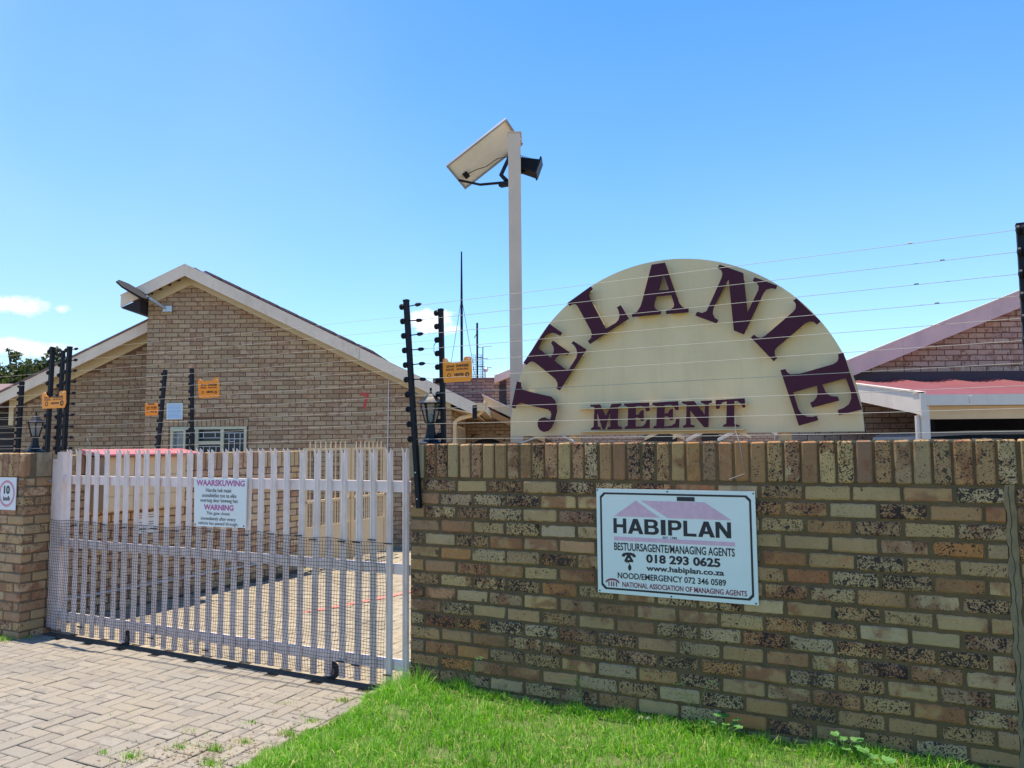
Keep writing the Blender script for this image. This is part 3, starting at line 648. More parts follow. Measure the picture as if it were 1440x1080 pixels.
for j in range(nzz+1): thread(nt2, [P_[i][j] for i in range(nx+1)], 0, .0022 if j == nzz else .0015)
for i in range(nx+1): thread(nt2, P_[i], 1)
nt2.build('netting', 'net', gt, kind='stuff', fix=False)
for i in (1, 4, 6, 8, 9, 11, 14, 17, 19, 21, 22, 24, 25, 26, 27):
    z = .93 - random.random()*.03; s = ps[i]; t = MB(); t.box(s-.034, s+.034, GN-.019, GN-.012, z, z+.008); t.tube([(s+.034, GN-.016, z+.004), (s+.05, GN-.03, z+.012)], .002, 4); t.build('cable_tie', 'tie', gt)
for i, z in ((27, .015), (25, .05), (24, .06), (9, .02), (14, -.01), (2, .02)):
    s = ps[i]; t = MB(); t.box(s-.033, s+.033, GN-.021, GN-.012, z, z+.008); t.build('cable_tie', 'tie', gt)

# warning sign on the gate
sg = Th('warning_sign', 'white bilingual warning sign with magenta headings on the palisade gate', 'sign', (-4.755, GN-.02, .96))
y = GN-.030
b = MB(); b.prism([(-5.030, .961), (-4.470, .968), (-4.467, 1.348), (-5.043, 1.343)], y, y+.007); b.build('plate', 'signblue', sg)
for tx, a, b_, z0, z1, mt, bo in (('WAARSKUWING', -5.015, -4.487, 1.285, 1.333, 'inkmag', .03), ('Hierdie hek maak', -4.905, -4.625, 1.236, 1.267, 'inkblack', .008), ('onmiddelike toe na elke', -4.95, -4.573, 1.195, 1.226, 'inkblack', .008),
        ('voertuig deur beweeg het.', -4.967, -4.552, 1.148, 1.186, 'inkblack', .008), ('WARNING', -4.925, -4.60, 1.094, 1.139, 'inkmag', .035), ('This gate closes', -4.895, -4.64, 1.050, 1.083, 'inkblack', .008),
        ('immediately after every', -4.955, -4.575, 1.006, 1.042, 'inkblack', .008), ('vehicle has passed through.', -4.985, -4.548, .970, 1.004, 'inkblack', .008)):
    text('lettering', tx, a, b_, z0, z1, y-.0012, mt, sg, bo)
for s, z in ((-5.015, .975), (-4.49, .982)):
    h = MB(); h.tube([(s, y-.003, z), (s, y+.003, z)], .006, 8); h.build('bolt', 'inkblack', sg)
# speed sign on the pillar
sg = Th('speed_sign', 'square white 10 km/h sign with a faded red ring on the left pillar', 'sign', (-7.17, WN-.02, 1.04))
y = WN-.012
b = MB(); b.box(-7.310, -7.043, y, y+.006, 1.043, 1.335); b.build('plate', 'signwhite', sg)
cx, cz = -7.178, 1.19; k = 40
ring = lambda r: [(cx+r*math.cos(2*math.pi*i/k), cz+r*1.02*math.sin(2*math.pi*i/k)) for i in range(k)]
b = MB(); b.prism(ring(.118), y-.0015, y+.001, ring(.097)); b.build('ring', 'ringpink', sg)
text('lettering', '10', -7.223, -7.133, 1.185, 1.262, y-.0015, 'inkblack', sg, .045)
text('lettering', 'km/h', -7.228, -7.128, 1.125, 1.168, y-.0015, 'inkblack', sg, .035)

# ------------------------------------------------------------------ managing agents' board on the wall
sg = Th('notice_board', 'rectangular pale blue managing-agents board screwed to the speckled wall', 'sign', (-1.07, WN-.02, .75))
y = WN-.014; ax, bx_, az, bz = -1.511, -.628, .750, 1.3385
b = MB(); b.box(ax, bx_, y, y+.006, az, bz); b.build('plate', 'signblue', sg)
def U(px, py):                                            # the board's own print, laid out in its 1000 x 667 artwork units
    return ax + (bx_-ax)*px/1000, bz - (bz-az)*py/667
def rect(name, pts, mt, dy=.0012):
    q = MB(); q.prism([U(*p) for p in pts], y-dy, y+.001); return q.build(name, mt, sg)
def cham(i, c): return [(i+c, i), (1000-i-c, i), (1000-i-c*.4, i+c*.6), (1000-i, i+c), (1000-i, 667-i-c), (1000-i-c*.6, 667-i-c*.4), (1000-i-c, 667-i), (i+c, 667-i), (i+c*.4, 667-i-c*.6), (i, 667-i-c), (i, i+c), (i+c*.6, i+c*.4)]
q = MB(); q.prism([U(*p) for p in cham(24, 26)], y-.0012, y+.001, [U(*p) for p in cham(36, 24)]); q.build('border', 'inkblack', sg)
rect('roof_logo', [(118, 175), (265, 72), (420, 175)], 'inkpink')
rect('roof_logo', [(300, 72), (700, 72), (860, 175), (470, 175)], 'inkpink')
rect('blanked_strip', [(530, 42), (640, 42), (640, 68), (530, 68)], 'inkblack', .0016)
rect('stripe', [(115, 305), (875, 305), (875, 330), (115, 330)], 'inkpink')
GL = {'H': [[(0, 0), (.26, 0), (.26, .4), (.74, .4), (.74, 0), (1, 0), (1, 1), (.74, 1), (.74, .6), (.26, .6), (.26, 1), (0, 1)]],
      'A': [[(0, 0), (.26, 0), (.34, .2), (.66, .2), (.74, 0), (1, 0), (.64, 1), (.36, 1)], [(.41, .38), (.59, .38), (.50, .70)]],
      'B': [[(0, 0), (.66, 0), (.86, .06), (.97, .2), (.95, .4), (.80, .53), (.90, .65), (.90, .83), (.79, .95), (.60, 1), (0, 1)], [(.27, .18), (.60, .18), (.70, .24), (.70, .36), (.60, .43), (.27, .43)]],
      'I': [[(0, 0), (1, 0), (1, 1), (0, 1)]], 'P': [[(0, 0), (.27, 0), (.27, .36), (.62, .36), (.86, .44), (.96, .60), (.95, .80), (.82, .95), (.62, 1), (0, 1)], [(.27, .54), (.56, .54), (.68, .60), (.69, .75), (.58, .82), (.27, .82)]],
      'L': [[(0, 0), (1, 0), (1, .19), (.30, .19), (.30, 1), (0, 1)]], 'N': [[(0, 0), (.25, 0), (.25, .62), (.72, 0), (1, 0), (1, 1), (.75, 1), (.75, .38), (.28, 1), (0, 1)]]}
xp = [113, 209, 318, 424, 470, 566, 655, 762]; xw = [86, 102, 96, 30, 88, 80, 102, 92]
for ch, a, wd in zip('HABIPLAN', xp, xw):
    o_ = [[U(a+wd*x, 283-95*z) for x, z in rg] for rg in GL[ch]]; q = MB(); q.prism(o_[0], y-.0014, y+.001, o_[1] if len(o_) > 1 else None); q.build('lettering', 'inkblack', sg)
    if ch == 'B': q = MB(); q.prism([U(a+wd*x, 283-95*z) for x, z in ((.27, .60), (.56, .60), (.64, .66), (.64, .77), (.56, .83), (.27, .83))], y-.0019, y+.001); q.build('lettering_counter', 'signblue', sg)
for tx, a, b_, z0, z1, mt, bo in (('EST. 1985', 435, 525, 291, 304, 'inkblack', .02), ('BESTUURSAGENTE/MANAGING AGENTS', 115, 872, 342, 392, 'inkblack', .02),
        ('018 293 0625', 325, 785, 405, 461, 'inkblack', .038), ('www.habiplan.co.za', 325, 805, 474, 519, 'inkblack', .028),
        ('NOOD/EMERGENCY 072 346 0589', 135, 815, 530, 569, 'inkblack', .02), ('NATIONAL ASSOCIATION OF MANAGING AGENTS', 165, 935, 588, 621, 'inkred', .02)):
    (u0_, w0), (u1_, w1) = U(a, z1), U(b_, z0); text('lettering', tx, u0_, u1_, w0, w1, y-.0014, mt, sg, bo)
# telephone and mouse symbols, association emblem
rect('telephone_symbol', [(165, 420), (175, 408), (200, 402), (225, 402), (247, 408), (258, 420), (256, 430), (238, 430), (234, 420), (224, 420), (226, 428), (240, 452), (240, 462), (182, 462), (182, 452), (196, 428), (198, 420), (189, 420), (185, 430), (166, 430)], 'inkblack')
k = 14; q = MB(); q.prism([U(211+6*math.cos(2*math.pi*i/k), 444+6*math.sin(2*math.pi*i/k)) for i in range(k)], y-.0018, y+.001); q.build('dial', 'signblue', sg)
q = MB(); q.prism([U(216+11*math.cos(2*math.pi*i/k), 497+19*math.sin(2*math.pi*i/k)) for i in range(k)], y-.0012, y+.001); q.build('mouse_symbol', 'inkblack', sg)
rect('mouse_cable', [(214, 478), (210, 468), (200, 464), (192, 470), (190, 466), (200, 459), (212, 463), (218, 478)], 'inkblack')
k = 20; el = lambda a, b_, t0, t1: [U(100+a*math.cos(t0+(t1-t0)*i/k), 600-b_*math.sin(t0+(t1-t0)*i/k)) for i in range(k+1)]
q = MB(); q.prism(el(47, 28, 0, math.pi) + el(38, 16, math.pi, 0), y-.0012, y+.001); q.build('emblem', 'inkred', sg)
for a in (72, 90, 104, 122): rect('emblem_bar', [(a, 592), (a+7, 592), (a+7, 622), (a, 622)], 'inkred')
for px, py in ((8, 10), (470, 12), (990, 12), (12, 655), (480, 657), (985, 657)):
    u_, w_ = U(px, py); h = MB(); h.tube([(u_, y-.003, w_), (u_, y+.002, w_)], .0045, 8); h.build('screw', 'inkblack', sg)

# ------------------------------------------------------------------ half-round name board behind the wall
bd = Th('name_board', 'large khaki half-round name board with raised maroon letters above the wall', 'sign', (-1.168, 4.5, 1.60))
cx, cz, rr = -1.1676, 1.651, 1.067; BN = 4.5
arc = [(cx+rr*math.cos(math.pi*i/64), cz+rr*math.sin(math.pi*i/64)) for i in range(65)]
b = MB(); b.prism(arc, BN, BN+.018); b.build('panel', 'board', bd)
e = MB(); ro, ri = rr+.0015, rr-.010
o_ = [(cx+ro*math.cos(math.pi*i/64), cz+ro*math.sin(math.pi*i/64)) for i in range(65)]; i_ = [(cx+ri*math.cos(math.pi*i/64), cz+ri*math.sin(math.pi*i/64)) for i in range(65)]
e.prism(o_ + i_[::-1], BN+.018, BN+.055); e.build('edge_flange', 'board_edge', bd)
e = MB(); e.box(cx-rr+.002, cx+rr-.002, BN+.018, BN+.055, cz+.002, cz+.012); e.build('lower_flange', 'board_edge', bd)
for s in (-1.793, -.512):
    b = MB(); b.tube([(s, 4.545, .0), (s, 4.545, 1.66)], .035, 12); b.build('support_post', 'peachpost', bd)
b = MB(); b.bar((-2.02, 4.5, 1.648), (-2.16, 4.46, 1.60), .008, .008); b.bar((-1.86, 4.5, 1.648), (-1.74, 4.46, 1.60), .008, .008); b.build('stay', 'bargelight', bd)
LET = {
    'J': [(-2.154,2.009),(-2.128,2.001),(-2.128,1.975),(-2.117,1.953),(-2.043,1.931),(-1.917,1.901),(-1.892,1.879),(-1.877,1.847),(-1.876,1.801),(-1.89,1.75),(-1.911,1.705),(-1.939,1.68),(-1.967,1.674),(-1.994,1.687),(-2.008,1.71),(-2.01,1.736),(-2.0,1.755),(-1.979,1.766),(-1.961,1.768),(-1.938,1.758),(-1.924,1.751),(-1.915,1.768),(-1.912,1.789),(-1.919,1.806),(-1.937,1.818),(-2.044,1.843),(-2.114,1.863),(-2.138,1.867),(-2.158,1.858),(-2.173,1.831),(-2.197,1.839),(-2.171,1.943)],
    'E': [(-1.919,2.373),(-1.832,2.308),(-1.846,2.289),(-1.872,2.305),(-1.902,2.313),(-1.93,2.309),(-1.953,2.293),(-1.969,2.273),(-2.003,2.221),(-1.914,2.149),(-1.904,2.16),(-1.888,2.192),(-1.891,2.22),(-1.908,2.245),(-1.895,2.261),(-1.783,2.181),(-1.796,2.162),(-1.823,2.17),(-1.854,2.166),(-1.874,2.151),(-1.889,2.131),(-1.8,2.061),(-1.79,2.065),(-1.735,2.141),(-1.728,2.168),(-1.734,2.196),(-1.748,2.22),(-1.767,2.233),(-1.753,2.248),(-1.668,2.19),(-1.854,1.938),(-1.875,1.951),(-1.867,1.962),(-1.866,1.985),(-1.881,2.012),(-2.02,2.124),(-2.043,2.135),(-2.064,2.132),(-2.088,2.115),(-2.108,2.128)],
    'L': [(-1.63,2.589),(-1.618,2.571),(-1.637,2.557),(-1.644,2.536),(-1.638,2.51),(-1.536,2.311),(-1.469,2.343),(-1.451,2.361),(-1.444,2.385),(-1.449,2.414),(-1.46,2.439),(-1.436,2.451),(-1.386,2.363),(-1.643,2.223),(-1.656,2.242),(-1.635,2.258),(-1.628,2.283),(-1.635,2.308),(-1.721,2.471),(-1.736,2.485),(-1.756,2.486),(-1.778,2.478),(-1.79,2.497)],
    'A': [(-1.234,2.683),(-1.152,2.686),(-1.072,2.432),(-1.056,2.409),(-1.037,2.396),(-1.017,2.393),(-1.019,2.371),(-1.153,2.372),(-1.152,2.394),(-1.12,2.399),(-1.104,2.411),(-1.102,2.427),(-1.118,2.485),(-1.209,2.486),(-1.224,2.442),(-1.225,2.42),(-1.211,2.403),(-1.185,2.395),(-1.186,2.374),(-1.365,2.371),(-1.365,2.39),(-1.332,2.401),(-1.309,2.434),(-1.298,2.465)],
    'Ah': [(-1.164,2.626),(-1.131,2.517),(-1.197,2.519)],
    'N': [(-0.828,2.637),(-0.696,2.572),(-0.68,2.34),(-0.615,2.465),(-0.613,2.487),(-0.624,2.508),(-0.644,2.52),(-0.634,2.541),(-0.512,2.48),(-0.521,2.462),(-0.545,2.469),(-0.572,2.463),(-0.587,2.447),(-0.704,2.215),(-0.759,2.242),(-0.779,2.549),(-0.872,2.383),(-0.877,2.352),(-0.867,2.326),(-0.846,2.31),(-0.857,2.291),(-0.978,2.348),(-0.966,2.369),(-0.936,2.359),(-0.912,2.368),(-0.9,2.39),(-0.819,2.557),(-0.813,2.581),(-0.819,2.602),(-0.841,2.617)],
    'I': [(-0.431,2.386),(-0.412,2.398),(-0.293,2.259),(-0.312,2.241),(-0.33,2.259),(-0.35,2.263),(-0.375,2.252),(-0.525,2.13),(-0.539,2.113),(-0.54,2.088),(-0.527,2.069),(-0.546,2.051),(-0.666,2.195),(-0.647,2.21),(-0.629,2.193),(-0.609,2.188),(-0.587,2.199),(-0.433,2.323),(-0.419,2.34),(-0.417,2.362),(-0.423,2.377)],
    'E2': [(-0.184,2.077),(-0.106,1.767),(-0.22,1.739),(-0.225,1.767),(-0.196,1.777),(-0.169,1.797),(-0.156,1.826),(-0.156,1.863),(-0.179,1.938),(-0.298,1.909),(-0.282,1.868),(-0.261,1.846),(-0.24,1.841),(-0.222,1.841),(-0.216,1.818),(-0.354,1.784),(-0.363,1.811),(-0.345,1.82),(-0.329,1.839),(-0.322,1.865),(-0.325,1.904),(-0.449,1.872),(-0.426,1.779),(-0.409,1.75),(-0.379,1.734),(-0.352,1.734),(-0.332,1.739),(-0.325,1.714),(-0.426,1.686),(-0.512,1.999),(-0.485,2.004),(-0.477,1.986),(-0.459,1.973),(-0.41,1.974),(-0.237,2.018),(-0.217,2.031),(-0.21,2.05),(-0.212,2.071)],
    'm': [(-1.647,1.839),(-1.584,1.84),(-1.548,1.763),(-1.507,1.84),(-1.446,1.841),(-1.446,1.83),(-1.467,1.821),(-1.473,1.707),(-1.447,1.697),(-1.448,1.684),(-1.537,1.683),(-1.535,1.696),(-1.517,1.703),(-1.519,1.795),(-1.556,1.682),(-1.568,1.683),(-1.606,1.801),(-1.602,1.703),(-1.583,1.695),(-1.583,1.683),(-1.645,1.682),(-1.643,1.693),(-1.627,1.702),(-1.619,1.824),(-1.647,1.828)],
    'e': [(-1.427,1.84),(-1.271,1.842),(-1.27,1.79),(-1.289,1.789),(-1.297,1.811),(-1.315,1.822),(-1.355,1.823),(-1.357,1.769),(-1.335,1.772),(-1.323,1.793),(-1.306,1.797),(-1.308,1.731),(-1.323,1.731),(-1.334,1.751),(-1.357,1.756),(-1.36,1.697),(-1.314,1.699),(-1.296,1.714),(-1.286,1.737),(-1.269,1.738),(-1.272,1.687),(-1.426,1.684),(-1.425,1.697),(-1.407,1.704),(-1.401,1.817),(-1.427,1.828)],
    'e2': [(-1.25,1.84),(-1.094,1.844),(-1.093,1.792),(-1.11,1.791),(-1.12,1.813),(-1.137,1.824),(-1.176,1.823),(-1.179,1.772),(-1.156,1.775),(-1.145,1.796),(-1.127,1.799),(-1.129,1.732),(-1.143,1.732),(-1.155,1.754),(-1.179,1.759),(-1.182,1.695),(-1.135,1.7),(-1.115,1.714),(-1.108,1.738),(-1.09,1.739),(-1.093,1.687),(-1.247,1.684),(-1.245,1.697),(-1.228,1.703),(-1.222,1.816),(-1.251,1.827)],
    'n': [(-1.072,1.841),(-1.0,1.842),(-0.94,1.759),(-0.936,1.821),(-0.96,1.83),(-0.96,1.841),(-0.896,1.842),(-0.897,1.83),(-0.915,1.824),(-0.921,1.686),(-0.945,1.686),(-1.025,1.789),(-1.024,1.705),(-1.0,1.698),(-1.002,1.687),(-1.068,1.686),(-1.068,1.698),(-1.05,1.706),(-1.044,1.821),(-1.072,1.831)],
    't': [(-0.875,1.843),(-0.711,1.848),(-0.71,1.795),(-0.724,1.795),(-0.733,1.818),(-0.753,1.832),(-0.769,1.833),(-0.775,1.704),(-0.745,1.694),(-0.745,1.686),(-0.837,1.687),(-0.835,1.698),(-0.818,1.705),(-0.811,1.832),(-0.833,1.83),(-0.85,1.815),(-0.857,1.791),(-0.873,1.792)],
}
for key, o_ in LET.items():
    if key == 'Ah': continue
    b = MB(); b.prism(o_, BN-.060, BN-.050, LET['Ah'] if key == 'A' else None); L = b.build('letter', 'maroon', bd)
    # packing pieces that hold the letter off the board
    zs = [p[1] for p in o_]; xs = [p[0] for p in o_]
    s_ = MB()
    if key in 'ment' or key == 'e2': continue
    n = len(o_); best = sorted(range(n), key=lambda i: -math.hypot(o_[i][0]-o_[(i+1) % n][0], o_[i][1]-o_[(i+1) % n][1]))[:4]
    for i in best:
        a, c = Vector(o_[i]), Vector(o_[(i+1) % n]); d = (c-a).normalized(); nn = Vector((-d.y, d.x)); mid = (a+c)/2
        inside = lambda p: sum(((o_[q][1] > p.y) != (o_[q-1][1] > p.y)) and (p.x < (o_[q-1][0]-o_[q][0])*(p.y-o_[q][1])/(o_[q-1][1]-o_[q][1])+o_[q][0]) for q in range(n)) % 2
        if not inside(mid+nn*.01): nn = -nn
        p0, p1 = a.lerp(c, .15)+nn*.004, a.lerp(c, .85)+nn*.004; p2, p3 = p1+nn*.012, p0+nn*.012
        s_.prism([(p0.x, p0.y), (p1.x, p1.y), (p2.x, p2.y), (p3.x, p3.y)], BN-.0498, BN-.0005)
    s_.build('packing', 'spacer', L)
b = MB(); b.box(-1.735, -.700, BN-.062, BN-.001, 1.812, 1.816); 
b.hexa([(-1.735, BN-.058, 1.668), (-.72, BN-.058, 1.668), (-.72, BN-.001, 1.668), (-1.735, BN-.001, 1.668), (-1.735, BN-.058, 1.672), (-.72, BN-.058, 1.672), (-.72, BN-.001, 1.672), (-1.735, BN-.001, 1.672)])
b.build('letter_tray', 'board', bd)

# ------------------------------------------------------------------ solar panel pole
pp = Th('lamp_pole', 'tall square mushroom-coloured steel pole with flat cap behind the name board', 'pole', (.035, 5.893, -.1), 'x')
b = MB(); b.box(.035-.05, .035+.05, 5.843, 5.943, -.2, 4.075); b.build('shaft', 'pole', pp)
b = MB(); b.box(.035-.054, .035+.058, 5.838, 5.952, 4.077, 4.087); b.box(.089, .097, 5.86, 5.93, 4.0, 4.06); b.build('cap', 'pole', pp)
sp_ = Th('photovoltaic_array', 'tilted solar panel seen from below at the top of the pole', 'solar panel', (-.2, 6.1, 3.9), 'x')
A, B, D = Vector((-.530, 6.06, 3.889)), Vector((-.028, 5.985, 4.257)), Vector((-.389, 6.33, 3.785))
C = B + D - A; ux, uy = (B-A), (D-A); nrm = ux.cross(uy).normalized()
if nrm.y < 0: nrm = -nrm
def P2(u, v, h): return A + ux*u + uy*v + nrm*h
def slab(u0, u1, v0, v1, h0, h1, mb): mb.hexa([P2(u, v, h) for h in (h0, h1) for u, v in ((u0, v0), (u1, v0), (u1, v1), (u0, v1))])
b = MB()
for a in ((0, 1, 0, .045), (0, 1, .955, 1), (0, .03, .045, .955), (.97, 1, .045, .955)): slab(*a, -.003, .018, b)
b.build('panel_frame', 'alu', sp_)
b = MB(); slab(.03, .97, .045, .955, .009, .012, b); b.build('backsheet', 'backsheet', sp_)
b = MB(); slab(.03, .97, .045, .955, .0125, .0175, b); b.build('cell_face', 'cell', sp_)
b = MB()
for i in range(1, 9): slab(.03+.94*i/9-.003, .03+.94*i/9+.003, .05, .95, .0080, .0095, b)
for j in range(1, 2): slab(.05, .95, .5-.006, .5+.006, .0078, .0095, b)
b.build('cell_gaps', 'gridline', sp_)
b = MB(); slab(.10, .17, .55, .72, -.012, .011, b); b.build('junction_box', 'black', sp_)
cab = [P2(.17, .64, -.003), P2(.28, .66, -.015), P2(.42, .78, -.02), P2(.60, .80, -.02), P2(.70, .93, -.02), P2(.74, 1.02, -.02)]
b = MB(); b.tube(cab, .0035, 5); b.build('cable', 'tie', sp_)
b = MB(); e0 = P2(.02, .62, -.006); b.tube([e0, (-.25, 6.1, 3.745), (-.02, 5.99, 3.725)], .011, 6)
b.tube([P2(.80, .98, -.004), (-.075, 6.03, 3.80), (-.03, 5.97, 3.73)], .018, 6); b.bar((-.085, 5.99, 3.70), (.0, 5.95, 3.70), .05, .03); b.build('mounting_arm', 'black', sp_)
fl = Th('floodlight', 'black finned floodlight on the right of the pole below the solar panel', 'floodlight', (.18, 5.93, 3.81), 'x')
def rotp(p, c=Vector((.18, 5.93, 3.81)), a=R(20), t=R(-6)):
    q = Vector((p[0]*1.05, p[1]*.85, p[2]*.74)) + Vector((-.008, 0, .012)); q = Matrix.Rotation(a, 3, 'Y') @ (Matrix.Rotation(t, 3, 'Z') @ q); return c + q
def rbox(mb, a0, a1, b0, b1, c0, c1): mb.hexa([rotp((x, y, z)) for z in (c0, c1) for x, y in ((a0, b0), (a1, b0), (a1, b1), (a0, b1))])
b = MB(); b.hexa([rotp(p) for p in ((-.10, -.07, -.070), (.045, -.08, -.075), (.045, .08, -.075), (-.10, .07, -.070), (-.10, -.07, .045), (.045, -.08, .078), (.045, .08, .078), (-.10, .07, .045))]); b.build('housing', 'black', fl)
b = MB()
for i in range(9): rbox(b, -.10+i*.016, -.094+i*.016, -.088, -.078, -.05, .06)
b.build('cooling_fins', 'black', fl)
b = MB(); rbox(b, .047, .057, -.10, .10, -.085, .105); b.build('lamp_rim', 'black', fl)
for i in range(6): b = MB(); rbox(b, .058, .064, -.09+i*.031, -.084+i*.031, -.078, .095); b.build('reflector_strip', 'lens', fl)
b = MB(); b.bar((.07, 5.93, 3.80), (.12, 5.93, 3.80), .03, .05); b.build('clamp', 'black', fl)
# ------------------------------------------------------------------ lanterns
def lantern(s, n, z, label, H=.385):
    t = Th('lantern', label, 'lantern', (s, n, z), group='black carriage lanterns on the gate pillars'); k = H/.385
    b = MB(); b.lathe([(.096, 0), (.098, .006), (.088, .014), (.060, .022), (.046, .036), (.036, .06), (.030, .10), (.026, .135), (.040, .140), (.044, .146)], (s, n, z), 8, ph=R(22.5)); b.build('pedestal', 'lampblack', t)
    g = MB()
    for j in range(6):
        a0, a1 = R(60*j+30), R(60*j+90); r0, r1 = .034, .064; m_ = .10
        c0, c1 = (a0*(1-m_)+a1*m_), (a0*m_+a1*(1-m_)); f = math.cos(R(30))/math.cos(R(30)-R(60)*m_)
        q = MB(); q.add([(s+r0*f*math.cos(c0), n+r0*f*math.sin(c0), z+.152), (s+r0*f*math.cos(c1), n+r0*f*math.sin(c1), z+.152), (s+r1*f*math.cos(c1), n+r1*f*math.sin(c1), z+.268), (s+r1*f*math.cos(c0), n+r1*f*math.sin(c0), z+.268)], [(0, 1, 2, 3)])
        q.build('glass_pane', 'clear', t)
        g.bar((s+.036*math.cos(a0), n+.036*math.sin(a0), z+.146), (s+.068*math.cos(a0), n+.068*math.sin(a0), z+.270), .009, .009)
    g.build('cage', 'lampblack', t)
    b = MB(); b.lathe([(.024, .147), (.024, .20), (.010, .205)], (s, n, z), 10); b.build('bulb_holder', 'lens', t)
    b = MB(); b.lathe([(.070, .268), (.090, .272), (.092, .277), (.064, .292), (.045, .312), (.040, .316), (.034, .324), (.012, .338), (.006, .345)], (s, n, z), 6, ph=R(30)); b.build('hood', 'lampblack', t)
    b = MB(); b.lathe([(.005, .343), (.012, .350), (.005, .357), (.009, .365), (.008, .378), (.002, .385)], (s, n, z), 8); b.build('finial', 'lampblack', t)
    return t
lantern(-2.733, 4.30, 1.602, 'black carriage lantern at the left end of the speckled wall, beside the orange sign')
lantern(-7.065, 4.32, 1.560, 'black carriage lantern on the left gate pillar')

# ------------------------------------------------------------------ electric fence
ins_v = {}
def ins_mesh():
    b = MB(); b.lathe([(.006, -.020), (.019, -.017), (.021, -.006), (.013, 0), (.021, .006), (.019, .017), (.006, .020)], (0, 0, 0), 10)
    me = b.mesh('insulator', 'black'); return me
IM = ins_mesh()
def strain_mesh():
    b = MB(); b.tube([(0, 0, 0), (.055, 0, 0)], .004, 5); b.tube([(.05, 0, 0), (.062, 0, 0), (.085, 0, 0), (.10, 0, 0)], .01, 7, rr=[.005, .013, .012, .004]); return b.mesh('strain_insulator', 'black')
SM = strain_mesh()
def fpost(t, p, q, zs, side=-1, w_=.028, arms=0, name='post', depth=0):
    """square post from foot p to head q (frame coordinates); one insulator at each height; arms = how many carry a strain insulator"""
    p, q = Vector(p), Vector(q); b = MB(); b.bar(p, q, w_, w_, up=(0, 1, 0)); o = b.build(name, 'black', t)
    b = MB(); b.bar(q, q + (q-p).normalized()*.012, w_*1.12, w_*1.12, up=(0, 1, 0)); b.build('post_cap', 'black', o)
    ax = []
    for i, z in enumerate(zs):
        c = p.lerp(q, (z-p.z)/(q.z-p.z)); c2 = c + (Vector((side*(w_/2+.014), -.002, 0)) if side else Vector((-.004, -w_/2-.016, 0)))
        io = link('insulator', IM, o, c2 - t.org); io.rotation_euler = (0, R(90), 0)
        if i < arms:
            so_ = link('strain_insulator', SM, o, c + Vector((w_/2+.002, 0, 0)) - t.org); so_.rotation_euler = (0, random.uniform(-.08, .04), 0)
        ax.append((c + Vector((.10+w_/2, 0, 0))) if i < arms else c2)
    return ax
def wire(t, a, b_, sag=.004, r=.0012, fl=False, n=8):
    a, b_ = Vector(a), Vector(b_); pts = []
    for i in range(n+1):
        q = a.lerp(b_, i/n); q.z -= sag*4*(i/n)*(1-i/n); pts.append(q)
    m_ = MB(); m_.tube(pts, r, 4, caps=False)
    return m_.build('wire', 'steelw', t, fix=False)
fe = Th('electric_fence', 'electric fence of ten wires above the speckled wall, in front of the name board', 'electric fence', (-1.1, WN-.03, 1.2))
zA = [2.518-.098*i for i in range(10)]; zR = [2.569-.1035*i for i in range(10)]
aA = fpost(fe, (-2.722, WN-.022, 1.19), (-2.826, WN-.022, 2.552), zA, arms=6, w_=.03)
aR = fpost(fe, (.603, WN-.022, 1.15), (.606, WN-.022, 2.592), zR, side=0, w_=.032)
for z in (1.25, 1.42):
    b = MB(); b.tube([(-2.724+(z-1.19)*-.0765, WN-.04, z), (-2.724+(z-1.19)*-.0765, WN-.03, z)], .005, 6); b.build('bolt', 'alu', fe)
for a, b_ in zip(aA, aR): wire(fe, a, b_ + Vector((.02, 0, 0)), r=.0014)
for i, (f_, k) in enumerate(((.86, 0), (.90, 1), (.865, 2), (.89, 3))):
    p = Vector(aA[k]).lerp(aR[k], f_); b = MB(); b.tube([p, p+Vector((.02, -.0005, .001))], .004, 5); b.build('crimp', 'steelw', fe)
b = MB(); b.tube([(-.72, 4.18, 1.74), (-.722, 4.17, 1.66), (-.70, 4.15, 1.60), (-.69, WN-.01, 1.52), (-.68, WN-.008, 1.43), (-.72, WN-.008, 1.415), (-.76, WN-.008, 1.40)], .002, 5); b.build('loose_wire', 'steelw', fe)

fg = Th('electric_fence', 'electric fence strung high across the gateway between the two lanterns', 'electric fence', (-4.6, 4.3, 1.6))
zB = [2.492-.0925*i for i in range(10)]; zP = [2.47-.0975*i for i in range(10)]
bB = fpost(fg, (-2.650, 4.33, 1.59), (-2.671, 4.33, 2.507), zB, w_=.028)
bP = fpost(fg, (-6.530, 4.25, 1.575), (-6.504, 4.25, 2.49), zP, arms=10, w_=.032)
for a, b_ in zip(bP, bB): wire(fg, a, b_, r=.0009)
b = MB(); b.tube([(-2.70, 4.32, 2.30), (-2.72, 4.32, 2.27), (-2.72, 4.32, 2.23), (-2.70, 4.32, 2.20)], .0025, 5); b.build('jumper_wire', 'tie', fg)
b = MB(); b.lathe([(.012, 0), (.016, .005), (.016, .085), (.012, .09)], (-2.395, 4.30, 1.765), 8); b.build('wire_tensioner', 'black', fg)

